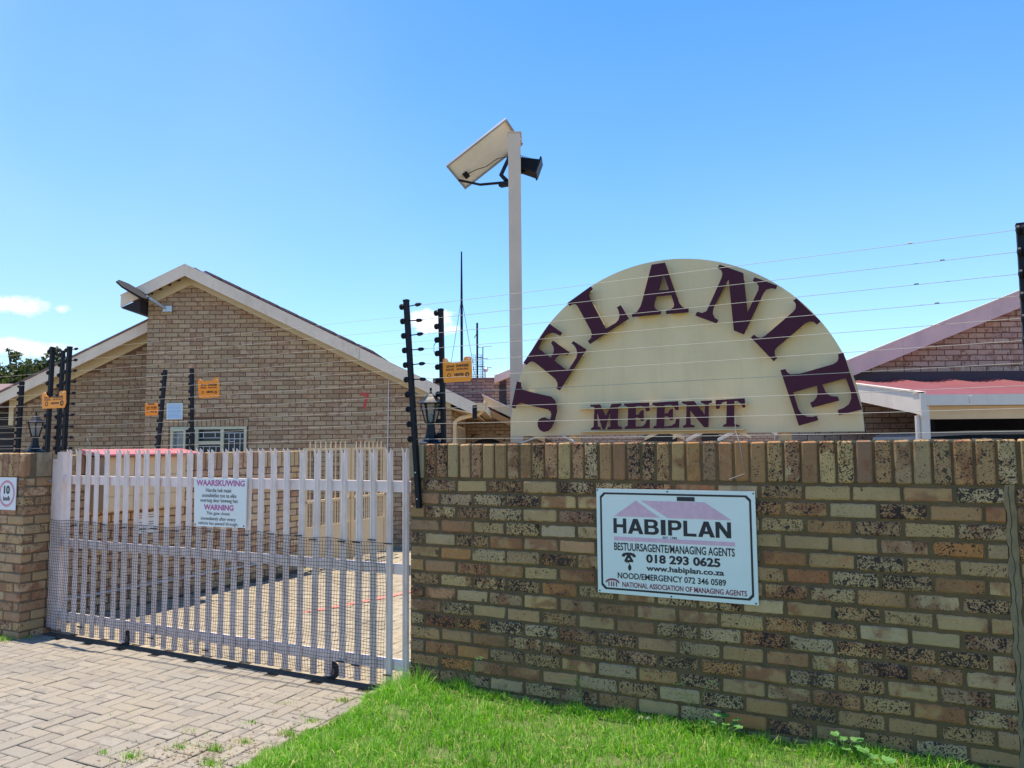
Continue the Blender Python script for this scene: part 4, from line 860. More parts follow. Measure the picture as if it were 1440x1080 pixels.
fl_ = Th('electric_fence', 'electric fence on the left pillar, posts just left of the gate', 'electric fence', (-7.0, 4.27, 1.55))
zQ = [2.475-.0975*i for i in range(10)]
q1 = fpost(fl_, (-6.771, 4.25, 1.56), (-6.748, 4.25, 2.50), zQ, w_=.032, arms=1)
q2 = fpost(fl_, (-6.932, 4.45, 1.54), (-6.905, 4.45, 2.50), zQ, w_=.030)
q3 = fpost(fl_, (-8.45, 4.25, 1.54), (-8.45, 4.25, 2.50), zQ, w_=.030)
for a, b_ in zip(q3, q1): wire(fl_, a, b_, r=.0010)
fb = Th('electric_fence', 'electric fence standing on the garden wall behind the gate, in front of the window', 'electric fence', (-7.6, 6.8, 1.5))
pz = [2.46-.093*i for i in range(10)]
def onwall(s, n0, n1): return None
r1 = fpost(fb, (-7.58, 6.046, 1.45), (-7.58, 6.123, 2.49), pz, w_=.035)
r2 = fpost(fb, (-7.58, 6.537, 1.45), (-7.58, 6.506, 2.54), pz, w_=.035)
for a, b_ in zip(r1, r2): wire(fb, a, b_, r=.0013)
ff = Th('electric_fence', 'slender electric fence post farthest left, beyond the pillar lantern', 'electric fence', (-7.19, 11, -.2), 'x')
fz = [2.50-.0965*i for i in range(11)]
r3 = fpost(ff, (-7.23, 11.0, -.22), (-7.178, 11.0, 2.557), fz, w_=.05)
r4 = fpost(ff, (-9.6, 11.0, -.22), (-9.6, 11.0, 2.557), fz, w_=.05)
for a, b_ in zip(r4, r3): wire(ff, a, b_, r=.0015)
coil = Th('wire_hook', 'bent figure-eight of bare wire hanging near the gate top at left', 'wire', (-6.35, 4.35, 1.60))
b = MB(); b.tube([(-6.35+.028*math.sin(2*a)*1.0, 4.35, 1.66+.062*math.cos(a)) for a in [i*2*math.pi/28 for i in range(27)]], .002, 5); b.build('strand', 'steelw', coil)

def orange_sign(c, w_, h_, fr, label, txt=False, tilt=0.0):
    t = Th('fence_warning_sign', label, 'warning sign', c, fr, group='orange electric fence warning signs')
    X0, X1 = c[0]-w_/2, c[0]+w_/2; z0, z1 = c[2]-h_/2, c[2]+h_/2; y = c[1]; q = w_/42
    o_ = [(X0+2*q, z0), (X1-3*q, z0), (X1-1*q, z0+3*q), (X1, z0+6*q), (X1-.5*q, z1-8*q), (X1-1*q, z1-1.5*q), (X1-2.5*q, z1), (X1-10*q, z1), (X1-11.5*q, z1-1.5*q), (X1-12.5*q, z1-6*q), (X0+12*q, z1-6*q), (X0+8*q, z1-4*q), (X0+6.5*q, z1-.8*q), (X0+5*q, z1), (X0+1.5*q, z1), (X0, z1-2*q), (X0+.2*q, z0+10*q), (X0+1*q, z0+3*q)]
    o_ = [(x+tilt*(z-c[2]), z-tilt*(x-c[0])) for x, z in o_]
    b = MB(); b.prism(o_, y, y+.004*w_/.22); b.build('plate', 'orange', t)
    yy = y-.0015
    def ln(tx, a, b_, za, zb, bo=.03): text('lettering', tx, X0+a*w_, X0+b_*w_, z0+za*h_, z0+zb*h_, yy, 'inkbrown', t, bo)
    ln('GEVAAR', .12, .40, .60, .70); ln('DANGER', .46, .90, .60, .72, .05); ln('INGOZI', .12, .38, .47, .56); ln('ELECTRIC FENCE', .48, .88, .48, .56, .03); ln('NEMTEK', .40, .74, .24, .35, .05)
    k = 12; cx_, cz_ = X0+.84*w_, z0+.28*h_; r_ = .07*w_
    b = MB(); b.prism([(cx_+r_*math.cos(2*math.pi*i/k), cz_+r_*math.sin(2*math.pi*i/k)) for i in range(k)], yy-.0005, y+.001, [(cx_+.45*r_*math.cos(2*math.pi*i/k)+.1*r_, cz_+.45*r_*math.sin(2*math.pi*i/k)) for i in range(k)]); b.build('emblem', 'inkbrown', t)
    b = MB(); b.prism([(X0+.22*w_+r_*.9*math.cos(2*math.pi*i/k), cz_+r_*.9*math.sin(2*math.pi*i/k)) for i in range(k)], yy, y+.001, [(X0+.22*w_+.6*r_*math.cos(2*math.pi*i/k), cz_+.6*r_*math.sin(2*math.pi*i/k)) for i in range(k)]); b.build('emblem', 'inkbrown', t)
    for a in (.10, .88):
        b = MB(); b.box(X0+a*w_, X0+(a+.05)*w_, y-.004, y+.001, z1-.12*h_, z1-.06*h_); b.build('clip', 'signwhite', t)
orange_sign((-2.508, 4.27, 2.090), .222, .162, 'w', 'large orange electric fence sign hanging beside the lantern on the speckled wall', tilt=-.01)
orange_sign((-6.627, 4.20, 2.026), .352*.98, .150, 'w', 'orange electric fence sign half hidden by the posts on the left pillar')
orange_sign((-3.593, 8.90, 2.291), .250, .236, 'x', 'orange electric fence sign above the window, right of the fence posts', tilt=-.05)
orange_sign((-4.120, 8.60, 2.030), .150, .143, 'x', 'smallest orange electric fence sign, beside the pale blue wall cover', tilt=-.03)

# ------------------------------------------------------------------ gabled house on the left
HY = 14.2
hs = Th('gabled_house', 'tan brick house with a wide gable and cream window, red figure 7 on its wall', 'house', (-4.5, HY, -.3), 'x')
AX, AZ, SLP = -6.10, 4.74, .489                                    # under the apex, line that the bricks stop at
def roofz(x): return AZ - SLP*abs(x-AX)
HL, HR = -6.93, -1.135
wx0, wx1, wz0, wz1 = -6.435, -5.0, .85, 1.972
HB = []
zb = 1.552; r = -22
while True:
    z0, z1 = zb + r*.085, zb + (r+1)*.085
    if z0 > AZ: break
    x = HL - (.118 if r % 2 else 0)
    while x < HR:
        a, b = max(x, HL), min(x+.2365, HR); x += .2365
        if b-a < .05: continue
        if min(roofz(a), roofz(b)) + .10 < z1: continue
        if z0 < wz1+.10 and z1 > wz0 and b > wx0-.03 and a < wx1+.03:
            if a < wx0-.03-.04 and b > wx0-.03: b = wx0-.03
            elif b > wx1+.03+.04 and a < wx1+.03: a = wx1+.03
            else: continue
        HB.append((a+.006, b-.006, z0+.006, z1-.006))
    r += 1
HV = []
for k in range(5):
    mb = MB(); mb.face_brick(-.1115, .1115, -.0365, .0365, 0, d=.03, b=.005); me = mb.mesh('brick', 'house_brick'); HV.append(me)
vis = [q for q in HB if q[2] > 1.6 and in_view(((q[0]+q[1])/2, HY, q[2]))]
vis = sorted(vis, key=lambda q: (abs(q[2]-2.5)))[:300]; vset = set(vis)
for a, b, z0, z1 in vis:
    o = link('brick', random.choice(HV), hs.o, ((a+b)/2-hs.org.x, random.uniform(-.001, .001), (z0+z1)/2-hs.org.z)); o.scale = ((b-a)/.223, 1, (z1-z0)/.073)
mb = MB()
for q in HB:
    if q not in vset: mb.face_brick(q[0], q[1], q[2], q[3], HY+random.uniform(-.001, .001), d=.03)
n_ = int((wx1-wx0+.06)/.0865)
for i in range(n_):
    a = wx0-.03 + i*(wx1-wx0+.06)/n_; mb.face_brick(a+.006, a+(wx1-wx0+.06)/n_-.006, wz1+.008, wz1+.135, HY-.001, d=.03)
mb.build('brickwork', 'house_brick_a', hs, kind='stuff')
for i in range(n_): pass
cw = MB(); y0, y1 = HY+.008, HY+.22
cw.prism([(HL, -.4), (wx0, -.4), (wx0, roofz(wx0)+.05), (AX-.34, roofz(AX-.34)+.05), (HL, roofz(HL)+.05)], y0, y1)
cw.prism([(wx0, -.4), (wx1, -.4), (wx1, wz0), (wx0, wz0)], y0, y1)
cw.prism([(wx0, wz1), (wx1, wz1), (wx1, roofz(wx1)+.05), (AX, AZ+.05), (wx0, roofz(wx0)+.05)], y0, y1)
cw.prism([(wx1, -.4), (HR, -.4), (HR, roofz(HR)+.05), (wx1, roofz(wx1)+.05)], y0, y1)
cw.build('mortar', 'mortar_h', hs)
# left return of the tall part, and its right return with a window further back
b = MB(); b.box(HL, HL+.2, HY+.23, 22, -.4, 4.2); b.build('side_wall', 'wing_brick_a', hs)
RB = MB()
for r in range(-20, 12):
    y = HY + (.118 if r % 2 else 0)
    while y < 18.5:
        z0 = zb+r*.085; y2 = min(y+.2365, 18.6)
        if z0+.085 < 2.40 and not (z0 < 1.98 and y2 > 15.2 and y < 17.6):
            RB.add([(HR+.002, y+.006, z0+.006), (HR+.002, y2-.006, z0+.006), (HR+.002, y2-.006, z0+.079), (HR+.002, y+.006, z0+.079), (HR-.02, y+.006, z0+.006), (HR-.02, y2-.006, z0+.006), (HR-.02, y2-.006, z0+.079), (HR-.02, y+.006, z0+.079)], [(0, 1, 2, 3), (4, 5, 1, 0), (3, 2, 6, 7), (0, 3, 7, 4), (1, 5, 6, 2)])
        y = y2
RB.build('return_brickwork', 'house_brick_a', hs, kind='stuff')
b = MB(); b.box(HR-.2, HR-.008, HY+.225, 18.6, -.4, 2.45); b.build('return_wall', 'mortar_h', hs)
wn = MB()
for y in (15.22, 15.8, 16.4, 17.0, 17.58): wn.box(HR-.005, HR+.03, y-.04, y+.04, .9, 1.97)
wn.box(HR-.005, HR+.03, 15.2, 17.6, 1.93, 1.975); wf = wn.build('side_window', 'cream2', hs)
b = MB(); b.box(HR-.006, HR+.004, 15.2, 17.6, .9, 1.96); b.build('pane', 'glass', wf)
# window
wf = MB(); yf = HY-.004
for a, b in ((wx0, wx0+.05), (-5.97, -5.91), (-5.49, -5.43), (wx1-.05, wx1)): wf.box(a, b, yf, yf+.06, wz0, wz1-.052)
wf.box(wx0, wx1, yf, yf+.06, wz1-.05, wz1); wf.box(-5.908, -5.492, yf+.002, yf+.055, 1.64, 1.70); wf.box(wx0, wx1, yf-.02, yf+.08, wz0-.05, wz0-.002)
WFo = wf.build('window', 'frame', hs)
for a, b, c, d in ((wx0+.05, -5.97, wz0, wz1-.05), (-5.91, -5.49, 1.70, wz1-.05), (-5.91, -5.49, wz0, 1.64), (-5.43, wx1-.05, wz0, wz1-.05)):
    p = MB(); p.box(a, b, yf+.045, yf+.05, c, d); p.build('pane', 'glass', WFo)
bars = MB()
def vb(x, z0, z1): bars.box(x-.006, x+.006, yf+.062, yf+.07, z0, z1)
def hb(a, b, z): bars.box(a, b, yf+.072, yf+.08, z-.006, z+.006)
# the grille stands just outside the glass
bars = MB(); gy = yf+.030
def vb(x, z0, z1): bars.box(x-.006, x+.006, gy, gy+.008, z0, z1)
def hb(a, b, z): bars.box(a, b, gy-.009, gy-.001, z-.006, z+.006)
hb(-5.43, -5.05, 1.85); 
for x in (-5.34, -5.235, -5.13): vb(x, wz0, 1.85)
hb(-5.34, -5.235, 1.69); hb(-5.43, -5.05, 1.74)
hb(-5.91, -5.49, 1.86); hb(-5.91, -5.49, 1.76); vb(-5.82, 1.76, 1.86); vb(-5.60, 1.76, 1.86); hb(-5.91, -5.49, 1.60); vb(-5.82, .9, 1.60); vb(-5.7, .9, 1.60); vb(-5.58, .9, 1.60)
hb(-6.385, -5.97, 1.85)
for x in (-6.30, -6.19, -6.08): vb(x, wz0, 1.85)
hb(-6.30, -6.0, 1.63); bars.build('burglar_bars', 'bar', WFo)
sash = MB()                                                  # left casement stands open, hinged at the left
for z in (wz0+.02, wz1-.07): sash.bar((wx0+.05, HY-.02, z), (wx0+.40, HY-.30, z), .035, .03)
for x, y in ((wx0+.05, HY-.02), (wx0+.40, HY-.30)): sash.bar((x, y, wz0+.02), (x, y, wz1-.07), .03, .035)
so_ = sash.build('open_sash', 'frame', WFo)
p = MB(); p.hexa([(wx0+.06, HY-.03, wz0+.04), (wx0+.39, HY-.294, wz0+.04), (wx0+.392, HY-.29, wz0+.04), (wx0+.062, HY-.026, wz0+.04), (wx0+.06, HY-.03, wz1-.09), (wx0+.39, HY-.294, wz1-.09), (wx0+.392, HY-.29, wz1-.09), (wx0+.062, HY-.026, wz1-.09)])
p.build('pane', 'clear', WFo)
# verge boards: deep fascia standing forward, cream board on the wall behind it
FY = 13.89; FA = 5.003; FS = .490
def sl(x0_, x1_, top, h, y0_, y1_, name, mt, parent=hs, slope=FS, apex=AX-.01, label=None):
    b = MB(); z = lambda x: top - slope*abs(x-apex)
    b.hexa([(x0_, y0_, z(x0_)-h), (x1_, y0_, z(x1_)-h), (x1_, y1_, z(x1_)-h), (x0_, y1_, z(x0_)-h), (x0_, y0_, z(x0_)), (x1_, y0_, z(x1_)), (x1_, y1_, z(x1_)), (x0_, y1_, z(x0_))])
    return b.build(name, mt, parent, label)
sl(-7.29, AX-.011, FA, .215, FY, FY+.03, 'fascia', 'fascia')
sl(AX-.009, -2.83, FA, .215, FY, FY+.03, 'fascia', 'fascia')
sl(-2.825, -.66, FA, .215, FY-.001, FY+.03, 'fascia', 'fascia')
sl(-6.90, AX, 4.95, .27, HY-.035, HY-.003, 'verge_board', 'cream', slope=SLP, apex=AX)
sl(AX+.002, HR-.02, 4.95, .27, HY-.035, HY-.003, 'verge_board', 'cream', slope=SLP, apex=AX)
def roofslab(x0_, x1_, top, y0_, y1_, h=.03, name='roof', mt='tile', slope=FS, apex=AX-.01, parent=hs): return sl(x0_, x1_, top, h, y0_, y1_, name, mt, parent, slope, apex)
roofslab(-7.30, AX-.012, FA+.004, FY+.035, 22); roofslab(AX-.008, -.62, FA+.004, FY+.035, 22)
sl(-7.30, AX-.011, FA+.014, .0135, FY-.006, FY+.034, 'fascia_sunlit_edge', 'bargelight'); sl(AX-.009, -.655, FA+.014, .0135, FY-.006, FY+.034, 'fascia_sunlit_edge', 'bargelight')  # pale strip added for the bright sunlit top edge of the fascia
b = MB(); b.box(AX-.08, AX+.06, FY+.3, 22, FA-.03, FA+.01); b.build('ridge', 'tile', hs)
for i in range(9):                                           # tile noses along the right-hand verge
    x = AX + .45 + i*.36; z = FA + .035 - FS*(x-AX); b = MB()
    b.hexa([(x-.16, FY+.10, z+.07), (x+.14, FY+.10, z-.075), (x+.14, FY+3, z-.075), (x-.16, FY+3, z+.07), (x-.10, FY+.10, z+.085), (x+.17, FY+.10, z-.045), (x+.17, FY+3, z-.045), (x-.10, FY+3, z+.085)]); b.build('roof_tile', 'tile', hs)
for i in range(5):                                           # rafter feet under the left slope
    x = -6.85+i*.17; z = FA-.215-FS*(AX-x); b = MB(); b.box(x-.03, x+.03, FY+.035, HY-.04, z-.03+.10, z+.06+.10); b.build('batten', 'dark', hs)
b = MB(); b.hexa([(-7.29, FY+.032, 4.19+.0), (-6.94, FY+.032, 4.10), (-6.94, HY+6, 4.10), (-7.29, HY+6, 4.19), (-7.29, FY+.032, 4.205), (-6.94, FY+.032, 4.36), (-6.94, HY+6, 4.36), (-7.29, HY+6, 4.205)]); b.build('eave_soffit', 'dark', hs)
b = MB(); b.box(-6.43, -6.415, 0, 0, 0, 0) if False else None
# side gutter and down pipe at the lower right end of the gable
b = MB(); b.tube([(-.49, 13.95, 2.40), (-.495, 13.95, 2.28), (-.62, 14.0, 2.16), (-.97, 14.1, 2.085), (-1.075, 14.13, 2.02), (-1.085, 14.13, 1.6), (-1.085, 14.13, -.25)], .04, 10); b.build('down_pipe', 'cream2', hs)
b = MB(); b.box(-.655, -.50, FY+.0, 18.4, 2.205, 2.36); b.build('gutter', 'cream2', hs)
b = MB(); b.hexa([(-1.12, HY-.3, 2.25), (-.66, HY-.3, 2.14), (-.66, 18.5, 2.14), (-1.12, 18.5, 2.25), (-1.12, HY-.3, 2.27), (-.66, HY-.3, 2.16), (-.66, 18.5, 2.16), (-1.12, 18.5, 2.27)]); b.build('eave_soffit', 'cream2', hs)
# rear cross wing seen past the corner
cy = 18.65; mb = MB()
for r in range(-18, 18):
    x = HR - (.118 if r % 2 else 0)
    while x < .6:
        a, b = max(x, HR), x+.2365; x += .2365; z0 = 1.50+r*.085
        if 2.66-.489*(a+1.35)+.1 < z0+.085: continue
        if z0 < 1.83 and -.98 < (a+b)/2 < -.26: continue
        mb.face_brick(a+.006, b-.006, z0+.006, z0+.079, cy, d=.03)
ac = (-.62, 1.14); 
for i in range(9):
    t = R(58+8*i); c, s = math.cos(t), math.sin(t); p = []
    for rr_, tt in ((.60, -.045), (.60, .045), (.73, .05), (.73, -.05)): p.append((ac[0]+(rr_)*c - tt*s, ac[1]+rr_*s + tt*c))
    mb.prism(p, cy-.004, cy+.03)
for z0 in (1.925, 1.95): pass
mb.build('rear_brickwork', 'house_brick_a', hs, kind='stuff')
b = MB(); b.prism([(HR, -.4), (-1.02, -.4), (-1.02, 1.80), (-.22, 1.80), (-.22, -.4), (1.6, -.4), (1.6, 1.35), (HR, 2.68)], cy+.008, cy+.2); b.build('rear_wall', 'mortar_h', hs)
b = MB(); b.box(-1.02, -.22, cy+.1, cy+.2, -.4, 1.79); b.build('rear_opening', 'dark', hs)
def strip(pts, h, y0_, y1_, name, mt, parent=hs):
    (xa, za), (xb, zb_) = pts; b = MB(); b.hexa([(xa, y0_, za-h), (xb, y0_, zb_-h), (xb, y1_, zb_-h), (xa, y1_, za-h), (xa, y0_, za), (xb, y0_, zb_), (xb, y1_, zb_), (xa, y1_, za)]); return b.build(name, mt, parent)
strip([(-.66, 2.72), (.8, 2.0)], .20, 17.4, 17.43, 'fascia', 'cream2'); strip([(-.70, 2.76), (.8, 2.03)], .03, 17.38, 22, 'roof', 'bargelight')
strip([(-1.0, 2.66), (.8, 1.78)], .16, cy-.06, cy-.02, 'verge_board', 'cream2')
b = MB(); b.tube([(-2.325, HY-.015, 2.94), (-2.345, HY-.015, 1.5), (-2.35, HY-.015, .2)], .011, 6); b.build('conduit', 'pvc', hs)
b = MB(); X, Z = -2.862, 2.585
b.prism([(X-.02, Z-.005), (X+.155, Z+.005), (X+.16, Z-.045), (X+.09, Z-.30), (X+.04, Z-.30), (X+.075, Z-.16), (X+.105, Z-.050), (X-.015, Z-.055)], HY-.0035, HY-.001); b.build('painted_seven', 'redpaint', hs)
b = MB(); b.box(-6.50, -6.205, HY-.035, HY-.003, 2.112, 2.415); b.build('wall_cover', 'signblue', hs)
b = MB(); b.box(-6.485, -6.22, HY-.0365, HY-.034, 2.127, 2.40); b.build('cover_face', 'ventblue', hs)

# lower wing to the left
WY = 14.9; mb = MB(); WLx, WRx = -9.84, HL-.002
wr = lambda x: 3.80 + .49*(x+7.11)
for r in range(-21, 30):
    x = WLx - (.118 if r % 2 else 0)
    while x < WRx:
        a, b = max(x, WLx), min(x+.2365, WRx); x += .2365; z0 = 1.552+r*.085
        if b-a < .05 or wr(a) + .0 < z0+.085 or z0 > wr(b): continue
        mb.face_brick(a+.006, b-.006, z0+.006, z0+.079, WY+random.uniform(-.001, .001), d=.03)
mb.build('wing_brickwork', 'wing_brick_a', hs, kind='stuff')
b = MB(); b.prism([(WLx, -.4), (WRx, -.4), (WRx, wr(WRx)), (WLx, wr(WLx))], WY+.008, WY+.2); b.build('wing_mortar', 'mortar_h', hs)
strip([(-10.6, 4.045-.49*3.49), (-7.11+.17, 4.045+.49*.17)], .21, 14.56, 14.60, 'fascia', 'fascia')
strip([(-10.6, 4.085-.49*3.49), (-7.11+.17, 4.085+.49*.17)], .035, 14.54, 22, 'roof', 'tile')
strip([(-9.87, 3.99-.49*2.76), (-6.94, 3.99+.49*.17)], .26, WY-.04, WY-.004, 'verge_board', 'cream')
b = MB(); b.box(-9.93, -9.845, WY-.045, WY-.005, 2.05, 2.66); b.build('corner_board', 'cream', hs)
b = MB(); b.hexa([(-10.6, WY+.25, -.3), (-9.86, WY+.25, -.3), (-9.86, WY+4, -.3), (-10.6, WY+4, -.3), (-10.6, WY+.25, 2.2), (-9.86, WY+.25, 2.45), (-9.86, WY+4, 2.45), (-10.6, WY+4, 2.2)]); b.build('recess', 'dark', hs)

# LED light on the gable corner
ld = Th('solar_street_light', 'black flat LED street light on a short bracket at the gable corner', 'street light', (-6.60, 14.1, 4.15), 'x')
b = MB(); b.bar((-6.58, HY-.04, 4.22), (-6.80, 13.85, 4.40), .045, .045); b.box(-6.62, -6.45, HY-.05, HY-.005, 4.16, 4.27); b.build('bracket', 'alu', ld)
hp, hq = Vector((-6.76, 13.85, 4.345)), Vector((-7.27, 13.72, 4.66)); d = (hq-hp).normalized(); sv = d.cross(Vector((.15, .9, .35))).normalized(); fv = d.cross(sv).normalized()
b = MB()
w0 = [(0, .07), (.12, .11), (.75, .11), (1, .05)]
def hd(t, w_, h): c = hp.lerp(hq, t); return [c - fv*w_ + sv*h*.5, c + fv*w_ + sv*h*.5, c + fv*w_ - sv*h*.5, c - fv*w_ - sv*h*.5]
for (t0, a0), (t1, a1) in zip(w0, w0[1:]): b.hexa(hd(t0, a0, .05-.02*t0) + hd(t1, a1, .05-.02*t1))
b.build('lamp_head', 'black', ld)
b = MB(); c0, c1 = hp.lerp(hq, .35), hp.lerp(hq, .85); lo_ = sv if sv.z < 0 else -sv
b.hexa([c0-fv*.045+lo_*.024, c0+fv*.045+lo_*.024, c1+fv*.045+lo_*.02, c1-fv*.045+lo_*.02, c0-fv*.045+lo_*.03, c0+fv*.045+lo_*.03, c1+fv*.045+lo_*.026, c1-fv*.045+lo_*.026]); b.build('led_panel', 'lens', ld)

# ------------------------------------------------------------------ brick house and carport on the right
GY = 10.9
rh = Th('gabled_house', 'pinkish brick gable wall with pale pink verge board at the right', 'house', (6.8, GY, -.2), 'x')
gzf = lambda x: 2.585 + .392*(x-4.93)
RV = []
for k in range(5):
    mb = MB(); mb.face_brick(-.113, .113, -.036, .036, 0, d=.03, b=.005); RV.append(mb.mesh('brick', 'right_brick'))
mb = MB(); single_ = 0
for r in range(-4, 60):
    z0 = 1.20 + r*.0815; x = 3.9 - (.12 if r % 2 else 0)
    while x < 10.2:
        a, b = x, x+.240; x += .240
        top = gzf(b) if b < 9.0 else gzf(9)-.392*(a-9)
        if top + .06 < z0+.08 and (b > 4.9): continue
        if b <= 4.95 and z0 > 2.35: continue
        if 2.45 > z0 > 1.85 and a > 4.9 and z0 < 2.52 and z0 > 1.95: pass
        if in_view(((a+b)/2, GY, z0)) and (z0 > 2.50 or (z0 < 2.3 and a < 6.0)) and single_ < 290:
            o = link('brick', random.choice(RV), rh.o, ((a+b)/2-rh.org.x, random.uniform(-.001, .001), z0+.04-rh.org.z)); o.scale = ((b-a-.012)/.226, 1, .069/.072); single_ += 1
        else: mb.face_brick(a+.006, b-.006, z0+.006, z0+.075, GY, d=.03)
mb.build('brickwork', 'right_brick_a', rh, kind='stuff')
b = MB(); b.prism([(3.9, -.4), (10.2, -.4), (10.2, gzf(9)-.392*1.2), (9, gzf(9)), (5.0, gzf(5)), (4.96, 2.4), (3.9, 2.4)], GY+.008, GY+.22); b.build('mortar', 'mortar_h', rh)
def rstrip(xa, xb, top, h, y0_, y1_, name, mt):
    b = MB(); z = lambda x: top + .392*(x-4.93)
    b.hexa([(xa, y0_, z(xa)-h), (xb, y0_, z(xb)-h), (xb, y1_, z(xb)-h), (xa, y1_, z(xa)-h), (xa, y0_, z(xa)), (xb, y0_, z(xb)), (xb, y1_, z(xb)), (xa, y1_, z(xa))]); return b.build(name, mt, rh)
k_ = 10.62/10.9
rstrip(4.62, 5.55, 1.6+(2.815-1.6)*k_+.01, .235, 10.62, 10.65, 'fascia', 'fascia_p'); rstrip(5.553, 9.0, 1.6+(2.815-1.6)*k_+.01, .235, 10.62, 10.65, 'fascia', 'fascia_p')
rstrip(4.56, 9.0, 1.6+(2.815-1.6)*k_+.030, .018, 10.61, 10.66, 'fascia_sunlit_edge', 'bargelight'); rstrip(4.8, 9.0, 1.6+(2.815-1.6)*k_-.165, .03, 10.67, 12.5, 'roof', 'tile')  # pale strip again draws the sunlit top edge; tiles lie behind
b = MB(); zz = gzf(9)+.25; b.hexa([(9.0, 10.6, zz-.1), (13.4, 10.6, zz-1.8), (13.4, 12.5, zz-1.8), (9, 12.5, zz-.1), (9.0, 10.6, zz), (13.4, 10.6, zz-1.7), (13.4, 12.5, zz-1.7), (9, 12.5, zz)]); b.build('roof', 'tile', rh)
b = MB(); b.box(4.60, 10.0, GY-.05, GY-.012, 2.40, 2.585); b.build('flashing', 'flash', rh)

cpt = Th('carport', 'carport with maroon corrugated roof and pale gutter beam against the right house', 'carport', (6.5, 8.6, -.2), 'x')
CY0, CY1, CX0, CX1 = 8.50, GY-.06, 4.56, 10.0
b = MB(); k = 240; xs = [CX0+.02+(CX1-CX0-.02)*i/k for i in range(k+1)]
def cz_(x, t): return (2.085 + (2.455-2.085)*t) + .022*t*(abs((((x-CX0)/.66) % 1)-.5) < .33)*(1-abs((((x-CX0)/.66) % 1)-.5)/.33)*1.6 + .005*math.sin(x*2*math.pi/.095)*t
vs = [(x, CY0+(CY1-CY0)*t, cz_(x, t)+d) for d in (0, .003) for t in (0, 1) for x in xs]; n_ = k+1
fs = []
for i in range(k): fs += [(i, i+1, n_+i+1, n_+i), (2*n_+i, 3*n_+i, 3*n_+i+1, 2*n_+i+1), (i, 2*n_+i, 2*n_+i+1, i+1), (n_+i, n_+i+1, 3*n_+i+1, 3*n_+i)]
b.add(vs, fs); b.build('roof_sheet', 'corr', cpt, fix=False)
b = MB(); b.box(CX0-.01, CX1, CY0-.14, CY0-.02, 1.985, 2.105); b.build('gutter', 'bargelight', cpt)
b = MB(); b.box(5.08, 5.105, CY0-.150, CY0-.142, 2.01, 2.085); b.build('gutter_strap', 'bargelight', cpt)
b = MB(); b.box(CX0+.02, CX1, CY0-.015, CY0+.04, 1.835, 1.982); b.build('eaves_beam', 'cream2', cpt)
b = MB(); b.hexa([(CX0-.03, CY0-.16, 1.88), (CX0+.0, CY0-.16, 1.88), (CX0, CY1, 2.27), (CX0-.03, CY1, 2.27), (CX0-.03, CY0-.16, 2.12), (CX0, CY0-.16, 2.12), (CX0, CY1, 2.47), (CX0-.03, CY1, 2.47)]); b.build('barge_board', 'bargelight', cpt)
b = MB(); b.box(CX0-.04, CX0+.005, CY0-.17, CY0+.0, 2.122, 2.134); b.hexa([(CX0-.04, CY0-.17, 2.120), (CX0+.02, CY0-.17, 2.120), (CX0+.02, CY1, 2.47), (CX0-.04, CY1, 2.47), (CX0-.04, CY0-.17, 2.136), (CX0+.02, CY0-.17, 2.136), (CX0+.02, CY1, 2.486), (CX0-.04, CY1, 2.486)]); b.build('barge_cap', 'bargelight', cpt)
b = MB(); b.box(CX0-.045, CX0+.02, CY0-.18, CY0-.161, 1.86, 2.12); b.build('barge_end', 'bargelight', cpt)
b = MB(); b.box(CX0+.0, CX0+.09, CY0-.10, CY0-.0151, -.2, 1.984); b.build('post', 'bargelight', cpt)
b = MB(); b.tube([(CX0-.022, CY0-.05, 1.875), (CX0-.022, CY0-.05, -.15)], .028, 8); b.build('down_pipe', 'bargelight', cpt)
b = MB(); b.box(9.0, 9.09, CY0-.10, CY0-.0151, -.2, 1.984); b.build('post', 'bargelight', cpt)
b = MB(); b.box(5.93, 10, GY-.3, GY-.06, -.3, 2.28); b.build('carport_shade', 'dark', cpt)  # near-black box stands in for the deep shade under the carport

car = Th('parked_car', 'silver car under the carport, only its roof showing over the wall', 'car', (6.6, 9.7, -.2), 'x')
b = MB()
def sect(x, z0, z1, hw): return [(x, 9.7-hw, z0), (x, 9.7+hw, z0), (x, 9.7+hw, z1), (x, 9.7-hw, z1)]
prof = [(4.45, .35, .55, .70), (4.50, .1, .75, .80), (5.5, .1, .93, .86), (6.0, .1, .98, .88), (8.3, .1, 1.02, .88), (8.75, .1, .95, .84), (8.85, .3, .8, .75)]
for p, q in zip(prof, prof[1:]): b.add(sect(p[0], *p[1:]) + sect(q[0], *q[1:]), [(0, 1, 5, 4), (1, 2, 6, 5), (2, 3, 7, 6), (3, 0, 4, 7)])
b.add(sect(prof[0][0], *prof[0][1:]), [(0, 1, 2, 3)]); b.add(sect(prof[-1][0], *prof[-1][1:]), [(0, 1, 2, 3)])
b.build('body', 'carpaint', car)
b = MB(); rp = [(4.86, 1.645, .52), (5.0, 1.69, .60), (5.5, 1.712, .64), (7.4, 1.712, .64), (8.1, 1.67, .60)]
for p, q in zip(rp, rp[1:]): b.hexa([(p[0], 9.7-p[2], p[1]-.05), (q[0], 9.7-q[2], q[1]-.05), (q[0], 9.7+q[2], q[1]-.05), (p[0], 9.7+p[2], p[1]-.05), (p[0], 9.7-p[2]*.93, p[1]), (q[0], 9.7-q[2]*.93, q[1]), (q[0], 9.7+q[2]*.93, q[1]), (p[0], 9.7+p[2]*.93, p[1])])
b.build('roof', 'carpaint', car)
b = MB()
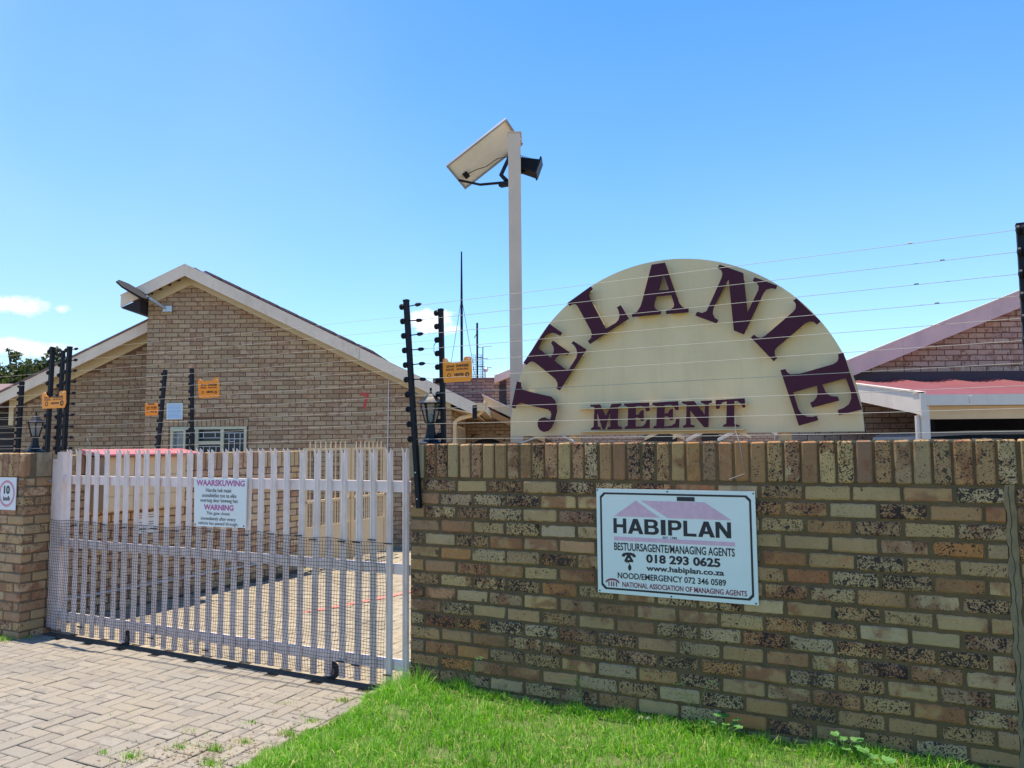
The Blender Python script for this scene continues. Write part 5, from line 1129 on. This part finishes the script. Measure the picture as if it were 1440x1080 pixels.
for p, q in zip(rp, rp[1:]): 
    e = lambda x: 4.35 + (x-4.86)*(8.6-4.35)/(8.1-4.86)
    b.hexa([(e(p[0]), 8.86, .96), (e(q[0]), 8.86, .96), (e(q[0]), 10.54, .96), (e(p[0]), 10.54, .96), (p[0], 9.7-p[2], p[1]-.05), (q[0], 9.7-q[2], q[1]-.05), (q[0], 9.7+q[2], q[1]-.05), (p[0], 9.7+p[2], p[1]-.05)])
b.build('windows', 'glass', car)
for x in (5.25, 7.9):
    for y in (8.86, 10.4):
        n = 16; v = [(x+.32*math.cos(2*math.pi*j/n)*k, yy, .12+.32*math.sin(2*math.pi*j/n)*k) for k, yy in ((1, y), (1, y+.18)) for j in range(n)]
        w_ = MB(); w_.add(v, [(j, (j+1) % n, n+(j+1) % n, n+j) for j in range(n)] + [tuple(range(n)), tuple(range(n, 2*n))]); w_.build('wheel', 'tyre', car)

# ------------------------------------------------------------------ farther buildings
fh = Th('far_house', 'purple-red brick house end beyond the first roof, left of the pole', 'house', (-.9, 20, 0), 'x')
mb = MB()
for r in range(0, 44):
    x = -2.0 - (.12 if r % 2 else 0)
    while x < -.34:
        z0 = -.3+r*.0825; mb.face_brick(x+.006, min(x+.2365, -.34)-.006, z0+.006, z0+.076, 20, d=.02, b=.004); x += .2365
x = -.16
for r in range(0, 46):
    z0 = -.3+r*.0825
    if z0 < 3.25: mb.face_brick(-.15, .12, z0+.006, z0+.076, 20, d=.02, b=.004); mb.face_brick(.13, .4, z0+.006, z0+.076, 20, d=.02, b=.004)
mb.build('brickwork', 'far_brick_a', fh, kind='stuff')
b = MB(); b.box(-2.1, .5, 20.012, 20.3, -.3, 3.30); b.build('mortar', 'flash', fh)
b = MB(); b.box(-.335, -.17, 19.97, 20.01, -.3, 3.15); b.build('drain_recess', 'dark', fh)
b = MB(); b.box(-2.1, -.30, 19.96, 20.3, 3.30, 3.36); b.build('coping', 'tile', fh)
b = MB(); b.hexa([(-.46, 19.6, 3.20), (1.2, 19.6, 3.85), (1.2, 22, 3.85), (-.46, 22, 3.20), (-.46, 19.6, 3.38), (1.2, 19.6, 4.03), (1.2, 22, 4.03), (-.46, 22, 3.38)]); b.build('fascia', 'fascia_p', fh)
b = MB(); b.hexa([(-.60, 21.0, 2.8), (-.46, 21, 2.9), (-.46, 22, 2.9), (-.6, 22, 2.8), (-.6, 21, 3.0), (-.46, 21, 3.1), (-.46, 22, 3.1), (-.6, 22, 3.0)]); b.build('roof_edge', 'tile', fh)
fr_ = Th('far_house', 'low row of reddish brick houses glimpsed between wall top and name board', 'house', (5.5, 24, 0), 'x')
mb = MB()
for r in range(14, 29):
    x = .3 - (.12 if r % 2 else 0)
    while x < 9.2:
        z0 = r*.085; mb.face_brick(x+.006, x+.23, z0+.006, z0+.079, 24, d=.02, b=.004); x += .2365
mb.build('brickwork', 'right_brick_a', fr_, kind='stuff')
b = MB(); b.box(.2, 9.4, 24.012, 24.3, -.3, 2.5); b.build('mortar', 'mortar_h', fr_)
def gab(x, zt, hw, sl_, y, mt='bargelight'):
    for sgn in (-1, 1):
        b = MB(); z1 = zt-hw*sl_; a = x; c = x+sgn*hw
        b.hexa([(a, y, zt-.10), (c, y, z1-.10), (c, y+.04, z1-.10), (a, y+.04, zt-.10), (a, y, zt), (c, y, z1), (c, y+.04, z1), (a, y+.04, zt)]); b.build('verge_board', mt, fr_)
gab(4.75, 2.05, .62, .45, 23.6, 'cream2'); gab(6.15, 2.38, 1.2, .49, 23.3, 'cream2'); gab(7.0, 2.5, 1.6, .5, 23.5); gab(7.9, 2.5, 1.6, .5, 23.2)
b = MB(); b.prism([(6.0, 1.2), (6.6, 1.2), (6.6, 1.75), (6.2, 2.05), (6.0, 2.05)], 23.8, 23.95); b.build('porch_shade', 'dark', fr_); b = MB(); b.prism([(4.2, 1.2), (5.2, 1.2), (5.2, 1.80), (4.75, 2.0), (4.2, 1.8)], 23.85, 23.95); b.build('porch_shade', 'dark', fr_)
b = MB(); b.box(.0, 9.6, 23.9, 26, 2.36, 2.5); b.build('roof', 'tile', fr_)
wh = Th('outbuilding', 'white and maroon plastered wall at the far left, behind the slender post', 'outbuilding', (-12.5, 18, -.2), 'x')
b = MB(); b.box(-15, -11.6, 18, 18.3, 1.74, 2.27); b.build('white_band', 'whitewall', wh)
b = MB(); b.box(-15, -11.6, 18.0, 18.3, -.3, 1.738); b.build('maroon_band', 'maroonwall', wh)
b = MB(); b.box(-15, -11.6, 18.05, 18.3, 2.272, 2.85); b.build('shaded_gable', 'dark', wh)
tr = Th('tiled_roof', 'pale purple tiled roof edge beyond the wing at the far left', 'roof', (-14, 20, 2.9), 'x')
b = MB()
for i in range(6):
    z = 2.95+i*.075; b.hexa([(-17, 20+i*.25, z), (-12.9, 20+i*.25, z-.02), (-12.9, 20.3+i*.25, z+.08), (-17, 20.3+i*.25, z+.1), (-17, 19.98+i*.25, z+.03), (-12.9, 19.98+i*.25, z+.01), (-12.9, 20.3+i*.25, z+.11), (-17, 20.3+i*.25, z+.13)])
b.build('tile_courses', 'tile', tr, kind='stuff')
b = MB(); b.box(-17, -12.9, 20.2, 21.8, -.3, 2.9); b.build('wall_below', 'mortar_h', tr)

# masts and aerials
ms = Th('radio_mast', 'thin guyed radio mast rising behind the roofs', 'mast', (-1.74, 26, -.2), 'x')
b = MB(); b.tube([(-1.74, 26, -.2), (-1.735, 26, 6.2), (-1.732, 26, 8.34)], .04, 6, rr=[.05, .045, .025]); b.build('pole', 'black', ms)
for x, z in ((-2.35, 2.9), (-1.12, 3.0)):
    b = MB(); b.tube([(-1.735, 26, 6.7), (x, 26, z)], .008, 4); b.build('guy_wire', 'rod', ms)
an = Th('tv_aerial', 'rooftop television aerial with stacked elements right of the mast', 'aerial', (-1.2, 26, -.2), 'x')
b = MB(); b.tube([(-1.205, 26, -.2), (-1.195, 26, 5.81)], .035, 6); b.tube([(-1.02, 26.2, 3.1), (-1.01, 26.2, 5.0)], .018, 5); b.build('pole', 'black', an)
b = MB()
for i in range(15): z = 3.5+i*.085; b.tube([(-1.37+.06*math.sin(i*2.1), 26, z), (-.98+.05*math.sin(i*1.3), 26, z)], .007, 4)
for x in (-1.34, -1.27, -1.10, -1.04): b.tube([(x, 26, 3.45), (x, 26, 4.7)], .008, 4)
b.tube([(-1.2, 26, 4.95), (-.68, 26, 5.0)], .012, 4); b.tube([(-1.2, 26, 4.6), (-.82, 26, 4.55)], .012, 4); b.tube([(-1.2, 26, 4.3), (-.70, 26, 4.24)], .012, 4); b.tube([(-1.3, 26, 5.28), (-1.2, 26, 5.45)], .012, 4)
b.build('elements', 'rod', an)
cw_ = Th('roof_cowl', 'small round chimney cowl on a pipe beyond the roofs', 'chimney cowl', (-.717, 20.6, 3.2), 'x')
b = MB(); b.tube([(-.735, 20.6, 3.1), (-.735, 20.6, 3.60)], .022, 6); b.lathe([(.05, 0), (.075, .03), (.075, .08), (.04, .12)], (-.715, 20.6, 3.58), 10); b.build('pipe', 'alu', cw_)
# ------------------------------------------------------------------ trees
def tree(name, label, c, h, blobs, n, leaf=.10, trunk_h=2.0, group=None):
    t = Th(name, label, 'tree', c, 'x', group=group)
    b = MB(); b.tube([(c[0], c[1], c[2]), (c[0]+.05, c[1], c[2]+trunk_h*.6), (c[0]-.05, c[1], c[2]+trunk_h)], .14, 8, rr=[.2, .14, .1])
    for x, y, z, r in blobs: b.tube([(c[0], c[1], c[2]+trunk_h*.7), ((c[0]+x)/2, (c[1]+y)/2, (c[2]+trunk_h+z)/2), (x, y, z)], .05, 5, rr=[.08, .05, .015])
    b.build('trunk', 'bark', t)
    vs = []; fs = []; rs = []
    for x, y, z, r in blobs:
        k = int(n*r*r)
        for i in range(k):
            d = rng.normal(size=3); d /= np.linalg.norm(d); rr_ = r*(rng.random()**.4)*(1+.18*math.sin(d[0]*7+d[2]*5+x*3)); p = np.array([x, y, z])+d*rr_*np.array([1, 1, .8])
            a = rng.normal(size=3); a /= np.linalg.norm(a); e = np.cross(a, rng.normal(size=3)); e /= np.linalg.norm(e); s = leaf*rng.uniform(.6, 1.3)
            q = len(vs); vs += [tuple(p-a*s), tuple(p+e*s*.45), tuple(p+a*s), tuple(p-e*s*.45)]; fs.append((q, q+1, q+2, q+3)); rs.append(float(rng.random()))
    mb = MB(); mb.v = vs; mb.f = fs; mb.r = rs; mb.build('crown', 'leaf', t, kind='stuff', fix=False)
tree('tree', 'leafy green tree behind the wing roof at the far left', (-15.6, 24, -.3), 5, [(-16.5, 24, 3.7, .75), (-15.9, 24.3, 3.9, .65), (-15.3, 24, 4.0, .6), (-14.8, 24.2, 4.25, .5), (-14.35, 24, 4.1, .42), (-15.7, 23.8, 3.3, .8), (-14.9, 23.8, 3.5, .6), (-13.9, 24, 4.1, .28), (-14.65, 24, 4.65, .22), (-15.9, 24, 4.55, .2), (-16.15, 24, 4.75, .10), (-17.3, 24, 3.4, .8), (-17.6, 24, 4.0, .5)], 1500, .085)
tree('shrub', 'dark green shrub glimpsed under the right end of the name board', (7.6, 19.5, -.2), 2, [(7.55, 19.5, 1.55, .35), (7.8, 19.5, 1.3, .4), (7.4, 19.4, 1.2, .35)], 1500, .06, 1.0)

# ------------------------------------------------------------------ grass
def blades(pts, hmin, hmax, wd, lean=.45):
    n = len(pts); P = np.array(pts); ang = rng.uniform(0, 2*np.pi, n); h = rng.uniform(hmin, hmax, n)*P[:, 3]; w_ = wd*rng.uniform(.7, 1.3, n)
    la = rng.uniform(0, 2*np.pi, n); ln = np.abs(rng.normal(0, lean, n))*h
    dx, dy = np.cos(ang)*w_/2, np.sin(ang)*w_/2; lx, ly = np.cos(la)*ln, np.sin(la)*ln
    base = P[:, :3]; V = np.zeros((n, 5, 3)); zz = np.zeros(n)
    V[:, 0] = base + np.c_[-dx, -dy, zz-.01]; V[:, 1] = base + np.c_[dx, dy, zz-.01]
    V[:, 2] = base + np.c_[dx*.8+lx*.35, dy*.8+ly*.35, h*.55]; V[:, 3] = base + np.c_[-dx*.8+lx*.35, -dy*.8+ly*.35, h*.55]
    V[:, 4] = base + np.c_[lx, ly, h*np.clip(1-.25*(ln/h)**2, .4, 1)]
    return V, n
def mesh_blades(name, V, n, rnd, kind='stuff'):
    me = bpy.data.meshes.new(name); me.vertices.add(n*5); me.vertices.foreach_set('co', V.reshape(-1).astype(np.float32))
    i = np.arange(n)*5; loops = np.c_[i, i+1, i+2, i+3, i+3, i+2, i+4].reshape(-1)
    me.loops.add(n*7); me.loops.foreach_set('vertex_index', loops.astype(np.int32))
    me.polygons.add(n*2); st = np.c_[np.arange(n)*7, np.arange(n)*7+4].reshape(-1); me.polygons.foreach_set('loop_start', st.astype(np.int32))
    me.update(calc_edges=True); a = me.attributes.new('rnd', 'FLOAT', 'FACE'); a.data.foreach_set('value', np.repeat(rnd, 2).astype(np.float32)); me.materials.append(M_['grass'])
    return me
def noise2(x, y): return .5 + .25*math.sin(x*2.7+1.3*math.sin(y*3.1)) + .25*math.sin(y*4.3+1.7*math.sin(x*1.9))
pts = []; rn = []
def try_add(s, n, k=1.0):
    d = s-edge_s(n)
    if d < -.015: return
    if n > WN-.012 and s > -2.83: return
    if n > 4.36 and s > -3.12 and n > 4.37: return
    v = noise2(s*1.6, n*1.6); v2 = noise2(s*6+3, n*6)
    if rng.random() > .42+.75*v2: return
    if noise2(s*3.1+8, n*3.7+2) < .2 and rng.random() < .7: return
    p = W(s, n, zl(s, n)); hgt = (.75+.5*v)*k
    if d < .06: hgt *= .8
    hgt *= .75 + .9*max(0, noise2(s*9+1, n*8)-.35)
    if n > WN-.12: hgt *= 1.25
    if abs(s+2.85) < .22 and n > 4.0: hgt *= 1.7
    pts.append((p.x, p.y, p.z, hgt)); dry = rng.random() < (.06 + .5*max(0, v2-.6) + (.15 if d < .1 else 0)); rn.append(.97 if dry else float(np.clip(rng.normal(.42+.25*(v-.5), .2), 0, .86)))
for _ in range(88000):
    s = rng.uniform(-3.15, .9); n = rng.uniform(2.7, 4.40)
    try_add(s, n)
for _ in range(9000):
    s = rng.uniform(-3.15, 4); n = rng.uniform(.3, 2.7); try_add(s, n)
for _ in range(5500): try_add(rng.uniform(-2.8, .9), WN-.015-abs(rng.normal(0, .04)))
for _ in range(3500):
    n = rng.uniform(2.7, 4.40); try_add(edge_s(n)+abs(rng.normal(0, .035)), n)
V, n = blades(pts, .024, .068, .0042, .85)
g = link('grass', mesh_blades('grass', V, n, np.array(rn))); tag(g, 'bright green uneven lawn growing along the foot of the speckled wall', 'grass', kind='stuff')
pts = []; rn = []
def tuft(s, n, r, k, hh):
    for _ in range(k):
        a = rng.uniform(0, 2*np.pi); q = abs(rng.normal(0, r)); ss_, nn2 = s+q*np.cos(a), n+q*np.sin(a)*.6
        if edge_s(nn2) < ss_ - .1: pass
        p = W(ss_, nn2, gz(nn2)+.0); pts.append((p.x, p.y, p.z, hh)); rn.append(.97 if rng.random() < .3 else float(rng.uniform(.1, .8)))
for s, n, r, k, hh in ((-3.42, 3.16, .05, 140, .7), (-3.62, 3.10, .06, 120, .45), (-3.35, 3.30, .04, 90, .6), (-3.22, 3.72, .05, 90, .55), (-3.30, 4.10, .05, 90, .5), (-3.75, 2.88, .06, 130, .7), (-3.95, 2.86, .04, 50, .5), (-3.28, 3.0, .05, 130, .7), (-3.2, 3.5, .05, 120, .7), (-3.55, 3.55, .05, 50, .4), (-3.8, 3.3, .05, 40, .35),
        (-7.05, 4.10, .09, 260, .8), (-7.3, 4.08, .08, 160, .7), (-6.93, 4.25, .04, 60, .6), (-3.05, 4.38, .04, 90, .8), (-4.2, 3.2, .3, 60, .3), (-3.6, 3.9, .2, 50, .3)): tuft(s, n, r, k, hh)
V, n = blades(pts, .03, .07, .004, .6)
g = link('joint_weeds', mesh_blades('joint_weeds', V, n, np.array(rn))); tag(g, 'thin tufts of grass sprouting from joints of the grey paving', 'grass', kind='stuff')

db = MB()                                                   # dry leaf litter and grit blown against the lawn edge
for _ in range(900):
    n = rng.uniform(2.6, 4.35); s = edge_s(n) - abs(rng.normal(0, .28)) if rng.random() < .8 else rng.uniform(-7, -3.2); q = rng.uniform(.002, .009); a = rng.uniform(0, 3.14)
    if rng.random() < .45: s, n = -3.45+rng.normal(0, .2), 3.05+rng.normal(0, .16)
    if s > edge_s(n)+.02: continue
    z = gz(n)+.008; dx, dy = math.cos(a)*q*1.8, math.sin(a)*q*1.8
    p = [W(s-dx, n-dy, z), W(s+dy*.3, n-dx*.3, z+.002), W(s+dx, n+dy, z+rng.uniform(0, .005)), W(s-dy*.3, n+dx*.3, z)]; db.add(p, [(0, 1, 2, 3)])
o = db.build('leaf_litter', 'litter', fix=False); tag(o, 'brown leaf litter scattered over the paving near the lawn edge', 'litter', kind='stuff')
# ------------------------------------------------------------------ weeds along the wall foot
def leafpoly(mb, c, d, up, L, w_, lobes=5):
    c, d, up = Vector(c), Vector(d).normalized(), Vector(up).normalized(); s = d.cross(up).normalized(); ring = []
    for i in range(lobes*2+1):
        t = i/(lobes*2); ww = w_*math.sin(math.pi*min(1, t*.9+.1))*(1 if i % 2 else .55); ring.append(c + d*L*t + s*ww + up*(.2*L*t*(1-t)))
    for i in range(lobes*2-1, 0, -1):
        t = i/(lobes*2); ww = w_*math.sin(math.pi*min(1, t*.9+.1))*(1 if i % 2 else .55); ring.append(c + d*L*t - s*ww + up*(.2*L*t*(1-t)))
    k = len(ring); mb.add(ring, [tuple(range(k))])
def weed(label, s, n, kind):
    z = zl(s, n); t = Th('weed', label, 'weed', (s, n, z)); st = MB(); lf = MB()
    if kind == 'broad':
        for i in range(7):
            a = i*2.4; h = .06+.05*random.random(); e = (s+.05*math.cos(a), n+.03*math.sin(a)-.01, z+h); st.tube([(s, n, z), ((s+e[0])/2, (n+e[1])/2, z+h*.7), e], .0016, 4)
            for k in (-.7, 0, .7): leafpoly(lf, e, (math.cos(a+k), math.sin(a+k)-.3, .25), (0, -.5, 1), .036, .014, 3)
    else:
        for i in range(4):
            a = random.uniform(-1, 1); h = .16+.12*random.random(); pts_ = [(s+.01*i, n, z), (s+.01*i+a*.02, n-.01, z+h*.6), (s+.01*i+a*.07, n-.02, z+h), (s+.01*i+a*.13, n-.03, z+h*.97)]
            st.tube(pts_, .0013, 4); st.tube([pts_[2], pts_[3]], .003, 5, rr=[.0015, .0035])
        for i in range(6): a = i*1.1; leafpoly(lf, (s, n, z), (math.cos(a), .4*math.sin(a)-.3, .8), (0, -.3, 1), .07, .006, 2)
    st.build('stem', 'stem', t); lf.build('leaves', 'weedleaf', t, kind='stuff', fix=False)
weed('low broad-leaved weed with lobed leaves at the wall foot near the right corner', -.235, WN-.08, 'broad')
weed('broad-leaved weed with lobed leaves at the extreme bottom right of the wall foot', -.10, WN-.20, 'broad')
weed('small broad-leaved weed just right of the bending seed stalks', -.80, WN-.06, 'broad')
weed('tall bending grass seed stalks below the blue board', -.98, WN-.05, 'tall')
weed('dry seed stalks standing in long grass near the left end of the wall', -2.33, WN-.06, 'tall')
weed('dry seed stalks under the left corner of the blue board', -1.62, WN-.05, 'tall')
for s, z, lb in ((-1.262, .100, 'left of the two white dandelion clocks at the wall foot'), (-1.218, .103, 'right of the two white dandelion clocks at the wall foot')):
    t = Th('dandelion', lb, 'dandelion', (s, WN-.05, .04)); b = MB(); b.tube([(s+.03, WN-.05, .02), (s+.012, WN-.05, .07), (s, WN-.05, z)], .0014, 4); b.build('stem', 'stem', t)
    b = MB()
    for i in range(90):
        d = Vector(rng.normal(size=3)).normalized(); q = Vector((s, WN-.05, z)); e = q+d*.0135; a = d.orthogonal().normalized()*.0022; b.add([q, e+a, e-a], [(0, 1, 2)])
    b.lathe([(.003, -.004), (.007, 0), (.007, .004), (.003, .008)], (s, WN-.05, z-.002), 6); b.build('seed_head', 'fluff', t, fix=False)
for o in bpy.data.objects:
    if '_org' in o: del o['_org']
